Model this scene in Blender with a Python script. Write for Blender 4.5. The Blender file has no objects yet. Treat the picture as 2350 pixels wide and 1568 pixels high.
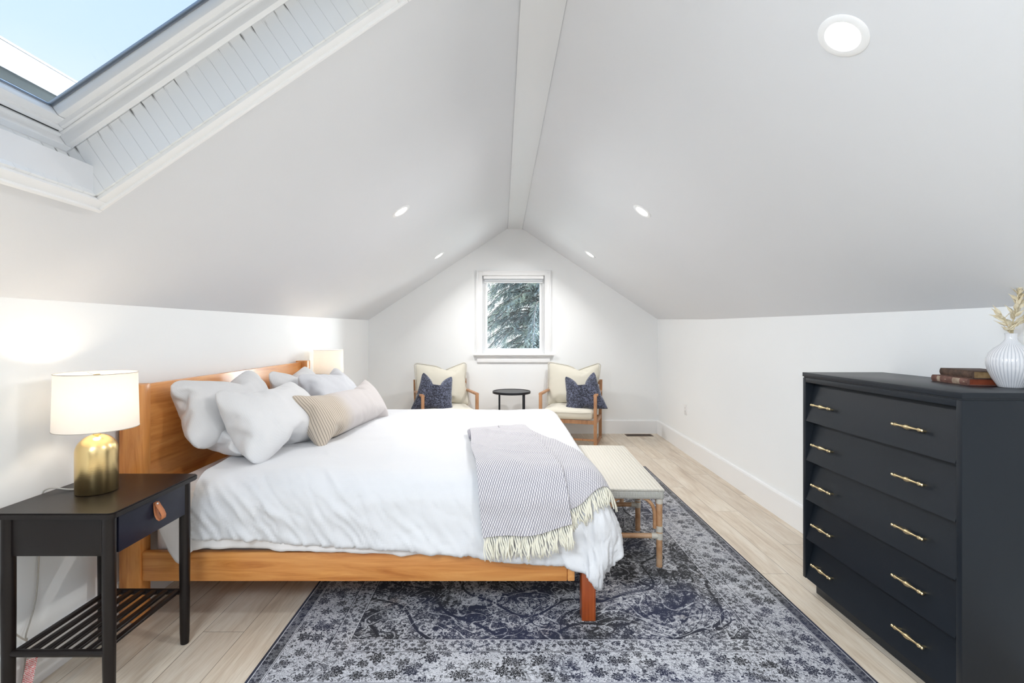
import bpy, bmesh, math, random, zlib, base64
import numpy as np
from mathutils import Vector, Matrix

# ------------------------------------------------------------------ camera, world, light, exposure
SC = bpy.context.scene
COL = SC.collection
CAM_Z, F, U0, V0 = 1.33, 1120.0, 1152.0, 765.0      # eye height, focal length in pixels, principal point (2350 x 1568 frame)
cam_d = bpy.data.cameras.new('camera')
cam = bpy.data.objects.new('camera', cam_d); COL.objects.link(cam); SC.camera = cam
cam.location = (0, 0, CAM_Z); cam.rotation_euler = (math.pi/2, 0, 0)
cam_d.sensor_width = 36; cam_d.lens = 36*F/2350
cam_d.shift_x = (1175-U0)/2350; cam_d.shift_y = -(784-V0)/2350
cam_d.clip_start = .05; cam_d.clip_end = 200

SC.view_settings.view_transform = 'Standard'; SC.view_settings.look = 'None'
SC.view_settings.gamma = 1; SC.view_settings.use_curve_mapping = False
SC.view_settings.exposure = 0.95
SC.cycles.use_denoising = True
SC.cycles.max_bounces = 12; SC.cycles.diffuse_bounces = 6; SC.cycles.glossy_bounces = 4
SC.cycles.transparent_max_bounces = 16; SC.cycles.sample_clamp_indirect = 6
SC.cycles.caustics_reflective = False; SC.cycles.caustics_refractive = False

W = bpy.data.worlds.new('sky'); SC.world = W; W.use_nodes = True
nt = W.node_tree; nt.nodes.clear()
wo = nt.nodes.new('ShaderNodeOutputWorld'); bg = nt.nodes.new('ShaderNodeBackground')
tc = nt.nodes.new('ShaderNodeTexCoord'); sx = nt.nodes.new('ShaderNodeSeparateXYZ'); cr = nt.nodes.new('ShaderNodeValToRGB')
nt.links.new(tc.outputs['Generated'], sx.inputs[0]); nt.links.new(sx.outputs['Z'], cr.inputs[0])
nt.links.new(cr.outputs[0], bg.inputs[0]); nt.links.new(bg.outputs[0], wo.inputs[0])
e = cr.color_ramp.elements
e[0].position = 0.0; e[0].color = (.98, .99, 1, 1)
e[1].position = .18; e[1].color = (.95, .98, 1, 1)
x = e.new(.42); x.color = (.60, .755, .97, 1)
x = e.new(.62); x.color = (.50, .68, .95, 1)
x = e.new(.95); x.color = (.38, .60, .95, 1)
bg.inputs[1].default_value = .64
# broad glow of the bright sky round the sun
SUN_DIR = Vector((-.80, -.47, -.42)).normalized()
dp = nt.nodes.new('ShaderNodeVectorMath'); dp.operation = 'DOT_PRODUCT'; nt.links.new(tc.outputs['Generated'], dp.inputs[0]); dp.inputs[1].default_value = -SUN_DIR
mr = nt.nodes.new('ShaderNodeMapRange'); mr.interpolation_type = 'SMOOTHSTEP'; nt.links.new(dp.outputs['Value'], mr.inputs[0])
mr.inputs[1].default_value = .60; mr.inputs[2].default_value = 1.0; mr.inputs[3].default_value = .64; mr.inputs[4].default_value = 16.0
nt.links.new(mr.outputs[0], bg.inputs[1])

def lamp(name, kind, loc, energy, color=(1, 1, 1), direction=None, **kw):
    d = bpy.data.lights.new(name, kind); d.energy = energy; d.color = color
    for k, v in kw.items(): setattr(d, k, v)
    o = bpy.data.objects.new(name, d); COL.objects.link(o); o.location = loc
    if direction is not None:
        o.rotation_euler = Vector(direction).to_track_quat('-Z', 'Y').to_euler()
    return o
SUN_DIR = Vector((-.80, -.47, -.42)).normalized()
lamp('sun', 'SUN', (8, 12, 8), 1.9, (1, .95, .86), SUN_DIR, angle=.012)
# added rear fill lamp, standing for daylight through an unseen gable window
lamp('added_rear_fill', 'AREA', (.15, -2.62, 1.55), 5, (.84, .92, 1), (0, 1, -.04), shape='RECTANGLE', size=2.3, size_y=1.5)
# added key lamp, set in an unseen second skylight behind the camera
lamp('added_key_light', 'AREA', (-.93, -.35, 2.12), 46, (.80, .90, 1), (.56, .10, -.80), shape='RECTANGLE', size=.80, size_y=.95)
DOWNLIGHT_POWER = 6.0

# ------------------------------------------------------------------ helpers
def U(u, Y): return (u-U0)*Y/F           # photo column -> x at depth Y
def V(v, Y): return CAM_Z-(v-V0)*Y/F     # photo row -> z at depth Y

def link(o):
    COL.objects.link(o); return o
def thing(name, label, cat, loc=(0, 0, 0), rz=0, group=None):
    o = bpy.data.objects.new(name, None); link(o); o.empty_display_size = .05
    o.location = loc; o.rotation_euler = (0, 0, rz); o['label'] = label; o['category'] = cat
    if group: o['group'] = group
    return o
def tag(o, label, cat, group=None):
    o['label'] = label; o['category'] = cat
    if group: o['group'] = group
    return o
def obj(name, bm, mats, parent=None, smooth=True, auto=35, label=None):
    me = bpy.data.meshes.new(name)
    if isinstance(bm, bmesh.types.BMesh):
        bm.normal_update(); bm.to_mesh(me); bm.free()
    else:
        me.from_pydata([tuple(map(float, v)) for v in bm[0]], [], bm[1]); me.update()
    if not isinstance(mats, (list, tuple)): mats = [mats]
    for m in mats: me.materials.append(m)
    if smooth:
        me.polygons.foreach_set('use_smooth', [True]*len(me.polygons))
        if auto is not None: me.set_sharp_from_angle(angle=math.radians(auto))
    o = bpy.data.objects.new(name, me); link(o)
    if parent is not None: o.parent = parent
    if label: o['label'] = label
    return o
def struct(name, bm, mats, parent=None, **kw):
    o = obj(name, bm, mats, parent, **kw)
    if parent is None: o['kind'] = 'structure'
    return o
def sempty(name, loc=(0, 0, 0)):
    o = bpy.data.objects.new(name, None); link(o); o.location = loc; o['kind'] = 'structure'; return o

def bx(bm, c, s, rot=None, bevel=0, seg=2, mi=0, taper=None):
    r = bmesh.ops.create_cube(bm, size=1)
    vs = r['verts']
    for v in vs:
        if taper and v.co.z < 0: v.co.x *= taper; v.co.y *= taper
        v.co = Vector((v.co.x*s[0], v.co.y*s[1], v.co.z*s[2]))
    fs = list({f for v in vs for f in v.link_faces})
    if bevel > 0:
        es = list({e for v in vs for e in v.link_edges})
        rr = bmesh.ops.bevel(bm, geom=es, offset=min(bevel, min(s)*.49), segments=seg, affect='EDGES', profile=.5)
        vs = [v for v in {v for f in rr['faces'] for v in f.verts} | {v for v in vs if v.is_valid}]
        fs = list({f for v in vs for f in v.link_faces})
    M = Matrix.Translation(Vector(c))
    if rot is not None: M = M @ (rot.to_4x4() if not isinstance(rot, Matrix) or len(rot) == 3 else rot)
    for v in vs: v.co = M @ v.co
    for f in fs: f.material_index = mi
    return vs
def B(x0, x1, y0, y1, z0, z1, bevel=0, seg=2):
    bm = bmesh.new(); bx(bm, ((x0+x1)/2, (y0+y1)/2, (z0+z1)/2), (x1-x0, y1-y0, z1-z0), bevel=bevel, seg=seg); return bm
def tube(bm, pts, r, n=10, cap=True, mi=0):
    pts = [Vector(p) for p in pts]; rs = r if isinstance(r, (list, tuple)) else [r]*len(pts)
    rings = []; prev = None
    for i, p in enumerate(pts):
        t = (pts[min(i+1, len(pts)-1)]-pts[max(i-1, 0)]).normalized()
        if prev is None:
            a = Vector((0, 0, 1)) if abs(t.z) < .9 else Vector((1, 0, 0))
            nrm = t.cross(a).normalized()
        else:
            nrm = (prev-t*prev.dot(t)).normalized()
        prev = nrm; b = t.cross(nrm)
        rings.append([bm.verts.new(p+(nrm*math.cos(2*math.pi*k/n)+b*math.sin(2*math.pi*k/n))*rs[i]) for k in range(n)])
    for a, b in zip(rings, rings[1:]):
        for k in range(n):
            f = bm.faces.new((a[k], a[(k+1) % n], b[(k+1) % n], b[k])); f.material_index = mi
    if cap:
        bm.faces.new(rings[0][::-1]).material_index = mi; bm.faces.new(rings[-1]).material_index = mi
def lathe(bm, prof, n=48, c=(0, 0, 0), close=True, fn=None, mi=0):
    rings = []
    for r, z in prof:
        ring = []
        for k in range(n):
            a = 2*math.pi*k/n; rr = r*(fn(a, z) if fn else 1)
            ring.append(bm.verts.new((c[0]+rr*math.cos(a), c[1]+rr*math.sin(a), c[2]+z)))
        rings.append(ring)
    for a, b in zip(rings, rings[1:]):
        for k in range(n): bm.faces.new((a[k], a[(k+1) % n], b[(k+1) % n], b[k])).material_index = mi
    if close:
        if prof[0][0] > 1e-4: bm.faces.new(rings[0][::-1]).material_index = mi
        if prof[-1][0] > 1e-4: bm.faces.new(rings[-1]).material_index = mi
    bmesh.ops.remove_doubles(bm, verts=bm.verts[:], dist=1e-5)
def prism(bm, poly, axis, a0, a1, mi=0):
    """extrude 2-D polygon along axis ('x','y','z') from a0 to a1"""
    def P(p, a):
        if axis == 'x': return (a, p[0], p[1])
        if axis == 'y': return (p[0], a, p[1])
        return (p[0], p[1], a)
    A = [bm.verts.new(P(p, a0)) for p in poly]; Bq = [bm.verts.new(P(p, a1)) for p in poly]
    n = len(poly)
    bm.faces.new(A[::-1]).material_index = mi; bm.faces.new(Bq).material_index = mi
    for k in range(n): bm.faces.new((A[k], A[(k+1) % n], Bq[(k+1) % n], Bq[k])).material_index = mi
    bmesh.ops.recalc_face_normals(bm, faces=bm.faces[:])
def subsurf(o, n=1):
    m = o.modifiers.new('smooth', 'SUBSURF'); m.levels = n; m.render_levels = n
def copy_tree(o, parent=None):
    c = o.copy(); COL.objects.link(c)
    if parent is not None: c.parent = parent
    for ch in list(o.children): copy_tree(ch, c)
    return c

# vectorised value noise
def vnoise(x, y, seed=0):
    x = np.asarray(x, float); y = np.asarray(y, float)
    xi = np.floor(x).astype(np.int64); yi = np.floor(y).astype(np.int64); xf = x-xi; yf = y-yi
    def h(a, b):
        n = (a*374761393+b*668265263+seed*974711) & 0x7fffffff
        n = ((n ^ (n >> 13))*1274126177) & 0x7fffffff
        return ((n ^ (n >> 16)) & 0xffff)/65535.0*2-1
    s = lambda t: t*t*t*(t*(t*6-15)+10)
    u, v = s(xf), s(yf)
    return (h(xi, yi)*(1-u)+h(xi+1, yi)*u)*(1-v)+(h(xi, yi+1)*(1-u)+h(xi+1, yi+1)*u)*v
def fbm(x, y, seed=0, o=4):
    t = 0; a = 1; n = 0
    for k in range(o):
        t = t+a*vnoise(x*2**k, y*2**k, seed+k*7); n += a; a *= .5
    return t/n
def ridge(x, y, seed=0):      # creases: sharp valleys/ridges
    return 1-np.abs(vnoise(x, y, seed))*2

# ------------------------------------------------------------------ node materials
class E:
    """tiny expression builder for math nodes"""
    def __init__(s, nt, sock): s.nt, s.s = nt, sock
    def _m(s, op, *a):
        n = s.nt.nodes.new('ShaderNodeMath'); n.operation = op
        for i, v in enumerate((s,)+a):
            if isinstance(v, E): s.nt.links.new(v.s, n.inputs[i])
            else: n.inputs[i].default_value = v
        return E(s.nt, n.outputs[0])
    def __add__(s, o): return s._m('ADD', o)
    __radd__ = __add__
    def __sub__(s, o): return s._m('SUBTRACT', o)
    def __rsub__(s, o): return (s*-1)+o
    def __mul__(s, o): return s._m('MULTIPLY', o)
    __rmul__ = __mul__
    def __truediv__(s, o): return s._m('DIVIDE', o)
    def min(s, o): return s._m('MINIMUM', o)
    def max(s, o): return s._m('MAXIMUM', o)
    def lt(s, o): return s._m('LESS_THAN', o)
    def gt(s, o): return s._m('GREATER_THAN', o)
    def abs(s): return s._m('ABSOLUTE')
    def sin(s): return s._m('SINE')
    def frac(s): return s._m('FRACT')
    def floor(s): return s._m('FLOOR')
    def pow(s, o): return s._m('POWER', o)
    def sqrt(s): return s._m('SQRT')
    def atan2(s, o): return s._m('ARCTAN2', o)
    def ss(s, a, b):       # smoothstep
        n = s.nt.nodes.new('ShaderNodeMapRange'); n.interpolation_type = 'SMOOTHSTEP'
        s.nt.links.new(s.s, n.inputs[0]); n.inputs[1].default_value = a; n.inputs[2].default_value = b
        return E(s.nt, n.outputs[0])
class Mat:
    def __init__(s, name, color=(.8, .8, .8), rough=.6, metal=0, **kw):
        s.m = bpy.data.materials.new(name); s.m.use_nodes = True; s.nt = s.m.node_tree
        s.b = s.nt.nodes['Principled BSDF']; s.out = s.nt.nodes['Material Output']
        s.b.inputs['Base Color'].default_value = (*color, 1); s.b.inputs['Roughness'].default_value = rough
        s.b.inputs['Metallic'].default_value = metal
        for k, v in kw.items(): s.b.inputs[k.replace('_', ' ')].default_value = v
    def n(s, t): return s.nt.nodes.new(t)
    def l(s, a, b): s.nt.links.new(a.s if isinstance(a, E) else a, b)
    def coord(s, kind='Object', scale=(1, 1, 1), rot=(0, 0, 0)):
        t = s.n('ShaderNodeTexCoord'); mp = s.n('ShaderNodeMapping')
        s.l(t.outputs[kind], mp.inputs[0]); mp.inputs['Scale'].default_value = scale; mp.inputs['Rotation'].default_value = rot
        return mp.outputs[0]
    def xyz(s, vec):
        q = s.n('ShaderNodeSeparateXYZ'); s.l(vec, q.inputs[0]); return [E(s.nt, q.outputs[i]) for i in range(3)]
    def vec(s, x, y, z=0):
        q = s.n('ShaderNodeCombineXYZ')
        for i, v in enumerate((x, y, z)):
            if isinstance(v, E): s.l(v, q.inputs[i])
            else: q.inputs[i].default_value = v
        return q.outputs[0]
    def noise(s, vec, scale=5, detail=3, rough=.55, dist=0):
        q = s.n('ShaderNodeTexNoise'); s.l(vec, q.inputs['Vector']); q.inputs['Scale'].default_value = scale
        q.inputs['Detail'].default_value = detail; q.inputs['Roughness'].default_value = rough; q.inputs['Distortion'].default_value = dist
        return E(s.nt, q.outputs['Fac'])
    def ramp(s, fac, stops):
        q = s.n('ShaderNodeValToRGB'); s.l(fac, q.inputs[0]); el = q.color_ramp.elements
        for i, (p, c) in enumerate(stops):
            x = el[i] if i < 2 else el.new(p)
            x.position = p; x.color = (*c, 1)
        return q.outputs[0]
    def mix(s, f, a, b, blend='MIX'):
        q = s.n('ShaderNodeMix'); q.data_type = 'RGBA'; q.blend_type = blend
        for v, i in ((f, 0), (a, 6), (b, 7)):
            if isinstance(v, E): s.l(v, q.inputs[i])
            elif isinstance(v, (int, float)): q.inputs[i].default_value = v
            elif isinstance(v, tuple): q.inputs[i].default_value = (*v, 1)
            else: s.l(v, q.inputs[i])
        return q.outputs[2]
    def color(s, c): s.l(c, s.b.inputs['Base Color']); return s
    def bump(s, h, strength=.3, dist=.01):
        q = s.n('ShaderNodeBump'); q.inputs['Strength'].default_value = strength; q.inputs['Distance'].default_value = dist
        s.l(h, q.inputs['Height']); s.l(q.outputs[0], s.b.inputs['Normal']); return s

def m_paint(name, col, rough=.6, b=.06):
    m = Mat(name, col, rough); v = m.coord()
    n = m.noise(v, 1.3, 3); m.color(m.mix(n.ss(.3, .7)*.5, col, tuple(c*.975 for c in col)))
    m.bump(m.noise(v, 260, 2), b, .002); return m.m
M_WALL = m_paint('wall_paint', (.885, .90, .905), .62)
M_REAR = m_paint('unseen_dark_wall', (.10, .10, .11), .7)  # unseen rear wall, darkened to cut reflections in the black furniture
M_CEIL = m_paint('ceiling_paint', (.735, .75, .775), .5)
M_TRIM = m_paint('trim_paint', (.88, .885, .89), .32, .02)
M_BEAM = m_paint('beam_paint', (.755, .77, .785), .45, .02)

def m_floor():
    m = Mat('oak_planks', rough=.38); x, y, z = m.xyz(m.coord())
    pw, pl = .182, 1.52
    r = (x/pw+.31).floor(); fx = (x/pw+.31).frac()
    yy = y/pl+(r*.377).frac()*1.0+.21; c = yy.floor(); fy = yy.frac()
    rnd = ((r*12.9898+c*78.233).sin()*43758.5453).frac()
    rnd2 = ((r*39.346+c*11.135).sin()*24634.6345).frac()
    gv = m.vec(x*9+rnd*30, y*.9+rnd2*20, rnd*7)
    g = m.noise(gv, 2.2, 5, .6, 1.2); g2 = m.noise(m.vec(x*60+rnd*9, y*2.4, rnd), 3, 3)
    big = m.noise(m.vec(x*3+rnd*5, y*.7+rnd2*9, 0), 1.4, 2, .5, .6)
    base = m.ramp(g*.6+big*.4, [(.30, (.46, .36, .265)), (.45, (.65, .55, .43)), (.58, (.75, .67, .555)), (.75, (.80, .74, .64))])
    base = m.mix(g2.ss(.45, .75)*.35, base, (.36, .27, .17))
    base = m.mix(rnd*.30, base, (.50, .43, .36))
    edge = (fx.min(1-fx)*pw).min(fy.min(1-fy)*pl)
    seam = 1-edge.ss(.0004, .0022)
    base = m.mix(seam*.75, base, (.10, .07, .045)); m.color(base)
    m.bump(g2*.3-seam*2, .12, .003); return m.m
M_FLOOR = m_floor()

def m_wood(name, stops, scale=1, axis='x', rough=.35, coat=.3, knots=False):
    m = Mat(name, rough=rough, Coat_Weight=coat, Coat_Roughness=.18); x, y, z = m.xyz(m.coord())
    a, b, c = {'x': (x, y, z), 'y': (y, x, z), 'z': (z, x, y)}[axis]
    v = m.vec(a*1.1*scale, b*11*scale, c*11*scale)
    g = m.noise(v, 1.7, 5, .6, 1.3); g2 = m.noise(m.vec(a*5*scale, b*120*scale, c*120*scale), 1, 2)
    col = m.ramp(g*.8+g2*.2, stops)
    m.color(col); m.bump(g2, .08, .002); return m.m
PINE = [(.30, (.42, .13, .022)), (.46, (.60, .235, .055)), (.60, (.70, .31, .085)), (.78, (.78, .40, .14))]
M_PINE = m_wood('amber_pine', PINE, 1, 'x')
M_PINE_Z = m_wood('amber_pine_upright', PINE, 1, 'z')
M_PINE_Y = m_wood('amber_pine_headboard', [(.28, (.50, .17, .035)), (.45, (.68, .28, .075)), (.6, (.78, .36, .11)), (.8, (.84, .46, .18))], .8, 'y', .30, .5)
M_LEG = m_wood('redder_pine_leg', [(.3, (.22, .035, .008)), (.5, (.38, .075, .015)), (.7, (.5, .13, .03))], 1, 'z')
TEAK = [(.3, (.24, .11, .045)), (.5, (.42, .21, .10)), (.7, (.52, .29, .15))]
M_TEAK = m_wood('chair_wood', TEAK, 2, 'z', .5, .05)
def m_rattan():
    m = Mat('rattan', rough=.42); v = m.coord(); n = m.noise(v, 14, 4)
    m.color(m.ramp(n, [(.3, (.40, .19, .08)), (.5, (.56, .32, .17)), (.7, (.64, .42, .26))])); return m.m
M_RATTAN = m_rattan()
M_BIND = Mat('pale_cane_binding', (.62, .58, .50), .55).m

def m_black(name, col, rough=.42):
    m = Mat(name, col, rough, Specular_IOR_Level=.28); v = m.coord(); m.bump(m.noise(v, 90, 3), .06, .002)
    n = m.noise(v, 5, 3); m.color(m.mix(n*.4, col, tuple(c*1.5 for c in col))); return m.m
M_STAND = m_black('espresso_stain', (.0075, .005, .0047), .32)
M_STANDF = m_black('espresso_sky_tint', (.010, .011, .022), .34)  # espresso drawer front with blue sky light painted into its colour
M_DRESS = m_black('charcoal_paint', (.0090, .0122, .0170), .36)
M_TABLE = m_black('black_table_metal', (.012, .013, .016), .35)

def m_cloth(name, col, weave=700, rough=.85, b=.12, sheen=.25, big=.0):
    m = Mat(name, col, rough, Sheen_Weight=sheen); v = m.coord()
    x, y, z = m.xyz(v); w = (x*weave).sin()*(y*weave).sin()+(z*weave).sin()*.6
    m.color(m.mix(m.noise(v, 3, 3)*.3, col, tuple(c*.95 for c in col)))
    h = w*.15+m.noise(v, 32, 4)*.8
    m.bump(h, b, .004); return m.m
M_DUVET = m_cloth('white_cotton', (.655, .66, .68), 900, .8, .22)
M_PIL = m_cloth('white_pillow_cotton', (.69, .69, .70), 900, .8, .30)
M_PIL2 = m_cloth('pale_grey_pillow_cotton', (.60, .61, .645), 900, .8, .30)
M_SHEET = m_cloth('ivory_sheet', (.80, .77, .76), 900, .8, .12)
M_LINEN = m_cloth('cream_linen', (.66, .63, .54), 1400, .9, .15)
M_PIPE = m_cloth('cream_linen_piping', (.52, .49, .42), 1400, .9, .1)
M_FRINGE = m_cloth('cream_wool', (.74, .71, .60), 2500, .95, .1)

def m_stripe():
    m = Mat('taupe_ticking', rough=.9, Sheen_Weight=.2); t_ = m.n('ShaderNodeTexCoord'); x, y, z = m.xyz(t_.outputs['UV'])
    wob = m.noise(m.vec(x*3, y*3, z), 3, 2)*.004
    f = ((x+wob)/.0165).frac(); s = (f-.5).abs().lt(.13)
    half = x.gt(-.20)                       # pale part paints overexposure onto the beige stripes
    beige = m.mix(s, (.56, .48, .39), (.26, .22, .185))
    pale = m.mix(s*.6, (.56, .52, .51), (.42, .39, .39))
    t = x.ss(-.30, -.12)
    m.color(m.mix(t, beige, pale)); m.bump(s*-1, .25, .002); return m.m
M_STRIPE = m_stripe()
def m_velvet():
    m = Mat('navy_chenille', rough=.75, Sheen_Weight=.6, Sheen_Roughness=.4)
    v = m.coord(scale=(1, 1, 2.2)); n = m.noise(v, 60, 3, .7, .8); b_ = m.noise(v, 6, 2)
    n = (n+b_*.25).ss(.57, .72)
    m.color(m.mix(n, (.010, .013, .028), (.115, .13, .20))); m.bump(n, .3, .004); return m.m
M_VELVET = m_velvet()
def m_throw():
    m = Mat('grey_leaf_weave', rough=.95, Sheen_Weight=.3)
    t = m.n('ShaderNodeTexCoord'); x, y, z = m.xyz(t.outputs['UV'])
    cw, ch = .0125, .021
    def dots(ox, oy):
        fx = (x/cw+ox).frac()-.5; fy = (y/ch+oy).frac()-.5
        sk = fx+fy*.35
        d = ((sk*sk)*11+(fy*fy)*6.0).sqrt()
        return 1-d.ss(.62, .95)
    d = dots(0, 0).max(dots(.5, .5))
    hl = m.noise(t.outputs['UV'], 400, 2)
    m.color(m.mix(d, m.mix(hl*.4, (.66, .64, .65), (.54, .52, .54)), (.27, .26, .30)))
    m.bump(d*-1+hl*.2, .5, .003); return m.m
M_THROW = m_throw()
def m_cane():
    m = Mat('cream_woven_cane', rough=.55); x, y, z = m.xyz(m.coord())
    rib = (x/.021).frac(); r = ((rib-.5).abs()*2).pow(2)
    alt = ((x/.021).floor()*.5).frac()*2
    w = ((y/.0075+alt*.5).frac()-.5).abs()*2
    w2 = ((z/.0085).frac()-.5).abs()*2
    h = (1-r)*.6+w*.3+w2*.25
    m.color(m.mix((r.ss(.7, 1)*.35+w.ss(.7, 1)*.15), (.62, .59, .52), (.38, .35, .29)))
    m.bump(h, .8, .004); return m.m
M_CANE = m_cane()
M_SKIRT = None
def m_canes():
    m = Mat('cream_cane_edge', rough=.5); x, y, z = m.xyz(m.coord())
    w = (((x+y)/.0062).frac()-.5).abs()*2; row = ((z/.011).frac()-.5).abs()*2
    m.color(m.mix(w.ss(.4, .9)*.65, (.70, .68, .62), (.30, .29, .27))); m.bump((1-w)*.7+row*.4, .8, .004); return m.m
M_CANES = m_canes()
def m_brass(name, col, rough=.28, aniso=0):
    m = Mat(name, col, rough, 1.0); x, y, z = m.xyz(m.coord())
    m.bump(m.noise(m.vec(x*2, y*2, z*160), 6, 3), .10, .002)
    return m.m
M_BRASS = m_brass('brushed_brass', (.80, .60, .29), .27)
M_PULL = m_brass('antique_brass', (.72, .58, .34), .3)
M_STEEL = Mat('steel', (.7, .7, .7), .3, 1).m
M_BRONZE = Mat('bronze_vent', (.16, .11, .075), .45, .6).m
M_DARK = Mat('duct_dark', (.01, .01, .01), .9).m
M_LEATHER = m_black('tan_leather', (.42, .155, .065), .5)
M_PLASTIC = Mat('white_plastic', (.82, .82, .82), .35).m
M_SLOT = Mat('dark_slot', (.02, .02, .02), .6).m
def m_glass(name='window_glass', tint=(.97, .985, .98)):
    m = Mat(name); nt = m.nt; nt.nodes.remove(m.b)
    t = m.n('ShaderNodeBsdfTransparent'); t.inputs[0].default_value = (*tint, 1)
    g = m.n('ShaderNodeBsdfGlossy'); g.inputs['Roughness'].default_value = .02; g.inputs[0].default_value = (1, 1, 1, 1)
    fr = m.n('ShaderNodeFresnel'); fr.inputs[0].default_value = 1.18
    mx = m.n('ShaderNodeMixShader'); m.l(fr.outputs[0], mx.inputs[0]); m.l(t.outputs[0], mx.inputs[1]); m.l(g.outputs[0], mx.inputs[2])
    m.l(mx.outputs[0], m.out.inputs[0]); return m.m
M_GLASS = m_glass()
def m_emit(name, col, s):
    m = Mat(name, (.9, .9, .9), .5); m.b.inputs['Emission Color'].default_value = (*col, 1); m.b.inputs['Emission Strength'].default_value = s; return m.m
M_LED = m_emit('led_diffuser', (1, .96, .91), 9)
M_BULB = m_emit('bulb_glow', (1, .85, .66), 14)
def m_shade():
    m = Mat('linen_shade'); nt = m.nt; x, y, z = m.xyz(m.coord())
    d = m.n('ShaderNodeBsdfDiffuse'); t = m.n('ShaderNodeBsdfTranslucent')
    n = m.noise(m.vec(x*300, y*300, z*60), 3, 2)
    c = m.mix(n*.25, (.93, .91, .88), (.82, .79, .75)); m.l(c, d.inputs[0]); m.l(c, t.inputs[0])
    mx = m.n('ShaderNodeMixShader'); mx.inputs[0].default_value = .5
    m.l(d.outputs[0], mx.inputs[1]); m.l(t.outputs[0], mx.inputs[2]); m.l(mx.outputs[0], m.out.inputs[0]); return m.m
M_SHADE = m_shade()
M_RIM = Mat('shade_rim', (.45, .42, .38), .6).m

# ------------------------------------------------------------------ pillow shapes: two sewn cloth sheets blown up by a short cloth simulation
def sew_pillow(Wd, H, a, b, press, seed, shrink=-.02, chop=0, frames=40, rnd=0.0):
    rng_ = np.random.RandomState(seed); vs = []; idx = {}
    for s in (1, -1):
        for j in range(b):
            for i in range(a):
                e_ = i in (0, a-1) or j in (0, b-1)
                if s == -1 and e_: idx[s, j, i] = idx[1, j, i]; continue
                x, y = Wd*(i/(a-1)-.5), H*(j/(b-1)-.5)
                if rnd > 0:                      # rounded corners of the case
                    cx, cy = max(abs(x)-(Wd/2-rnd), 0), max(abs(y)-(H/2-rnd), 0)
                    if cx > 0 and cy > 0:
                        l = math.hypot(cx, cy); k = max(cx, cy)/l
                        x = math.copysign(Wd/2-rnd+cx*k, x); y = math.copysign(H/2-rnd+cy*k, y)
                idx[s, j, i] = len(vs); vs.append((x, y, 0 if e_ else s*(.006+.002*rng_.rand())))
    fs = []
    for s in (1, -1):
        for j in range(b-1):
            for i in range(a-1):
                q = [idx[s, j, i], idx[s, j, i+1], idx[s, j+1, i+1], idx[s, j+1, i]]
                fs.append(q if s == 1 else q[::-1])
    me = bpy.data.meshes.new('case'); me.from_pydata(vs, [], fs); o = bpy.data.objects.new('case', me); COL.objects.link(o)
    m = o.modifiers.new('cloth', 'CLOTH'); s = m.settings
    s.quality = 8; s.mass = .3; s.air_damping = 4; s.tension_stiffness = 20; s.compression_stiffness = 20; s.shear_stiffness = 6; s.bending_stiffness = .25
    s.use_pressure = True; s.uniform_pressure_force = press; s.shrink_min = shrink; s.effector_weights.gravity = 0
    k = None
    if chop:                                     # the edge of a hand pressed into the top seam
        bm = bmesh.new(); bmesh.ops.create_uvsphere(bm, u_segments=16, v_segments=10, radius=.03)
        for v in bm.verts: v.co.z *= 6
        km = bpy.data.meshes.new('hand'); bm.to_mesh(km); bm.free(); k = bpy.data.objects.new('hand', km); COL.objects.link(k)
        k.modifiers.new('c', 'COLLISION'); k.collision.thickness_outer = .005
        k.location = (.02, H/2+.08, 0); k.keyframe_insert('location', frame=18); k.location = (0, H/2-chop, 0); k.keyframe_insert('location', frame=40)
    for f in range(1, frames+1): SC.frame_set(f)
    ev = o.evaluated_get(bpy.context.evaluated_depsgraph_get()); co = np.zeros(len(vs)*3); ev.to_mesh().vertices.foreach_get('co', co); ev.to_mesh_clear()
    bpy.data.objects.remove(o); bpy.data.meshes.remove(me)
    if k: bpy.data.objects.remove(k)
    SC.frame_set(1)
    uv = {}
    for (s_, j, i), n in idx.items(): uv[n] = (Wd*(i/(a-1)-.5), H*(j/(b-1)-.5))
    rim = [idx[1, 0, i] for i in range(a)]+[idx[1, j, a-1] for j in range(1, b)]+[idx[1, b-1, i] for i in range(a-2, -1, -1)]+[idx[1, j, 0] for j in range(b-2, 0, -1)]
    return co.reshape(-1, 3), fs, rim, uv
PILLOWS = {
    'std_a': sew_pillow(.76, .52, 31, 21, 4.0, 11, -.03, rnd=.11),
    'std_b': sew_pillow(.80, .52, 31, 21, 3.0, 23, -.05, rnd=.10),
    'lumb': sew_pillow(1.10, .42, 41, 17, 3.6, 3, -.01, rnd=.03),
    'chop': sew_pillow(.50, .50, 25, 25, 4.0, 4, chop=.16, frames=42),
    'seat': sew_pillow(.64, .58, 23, 23, 1.6, 6, -.01, rnd=.03),
}

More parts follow.
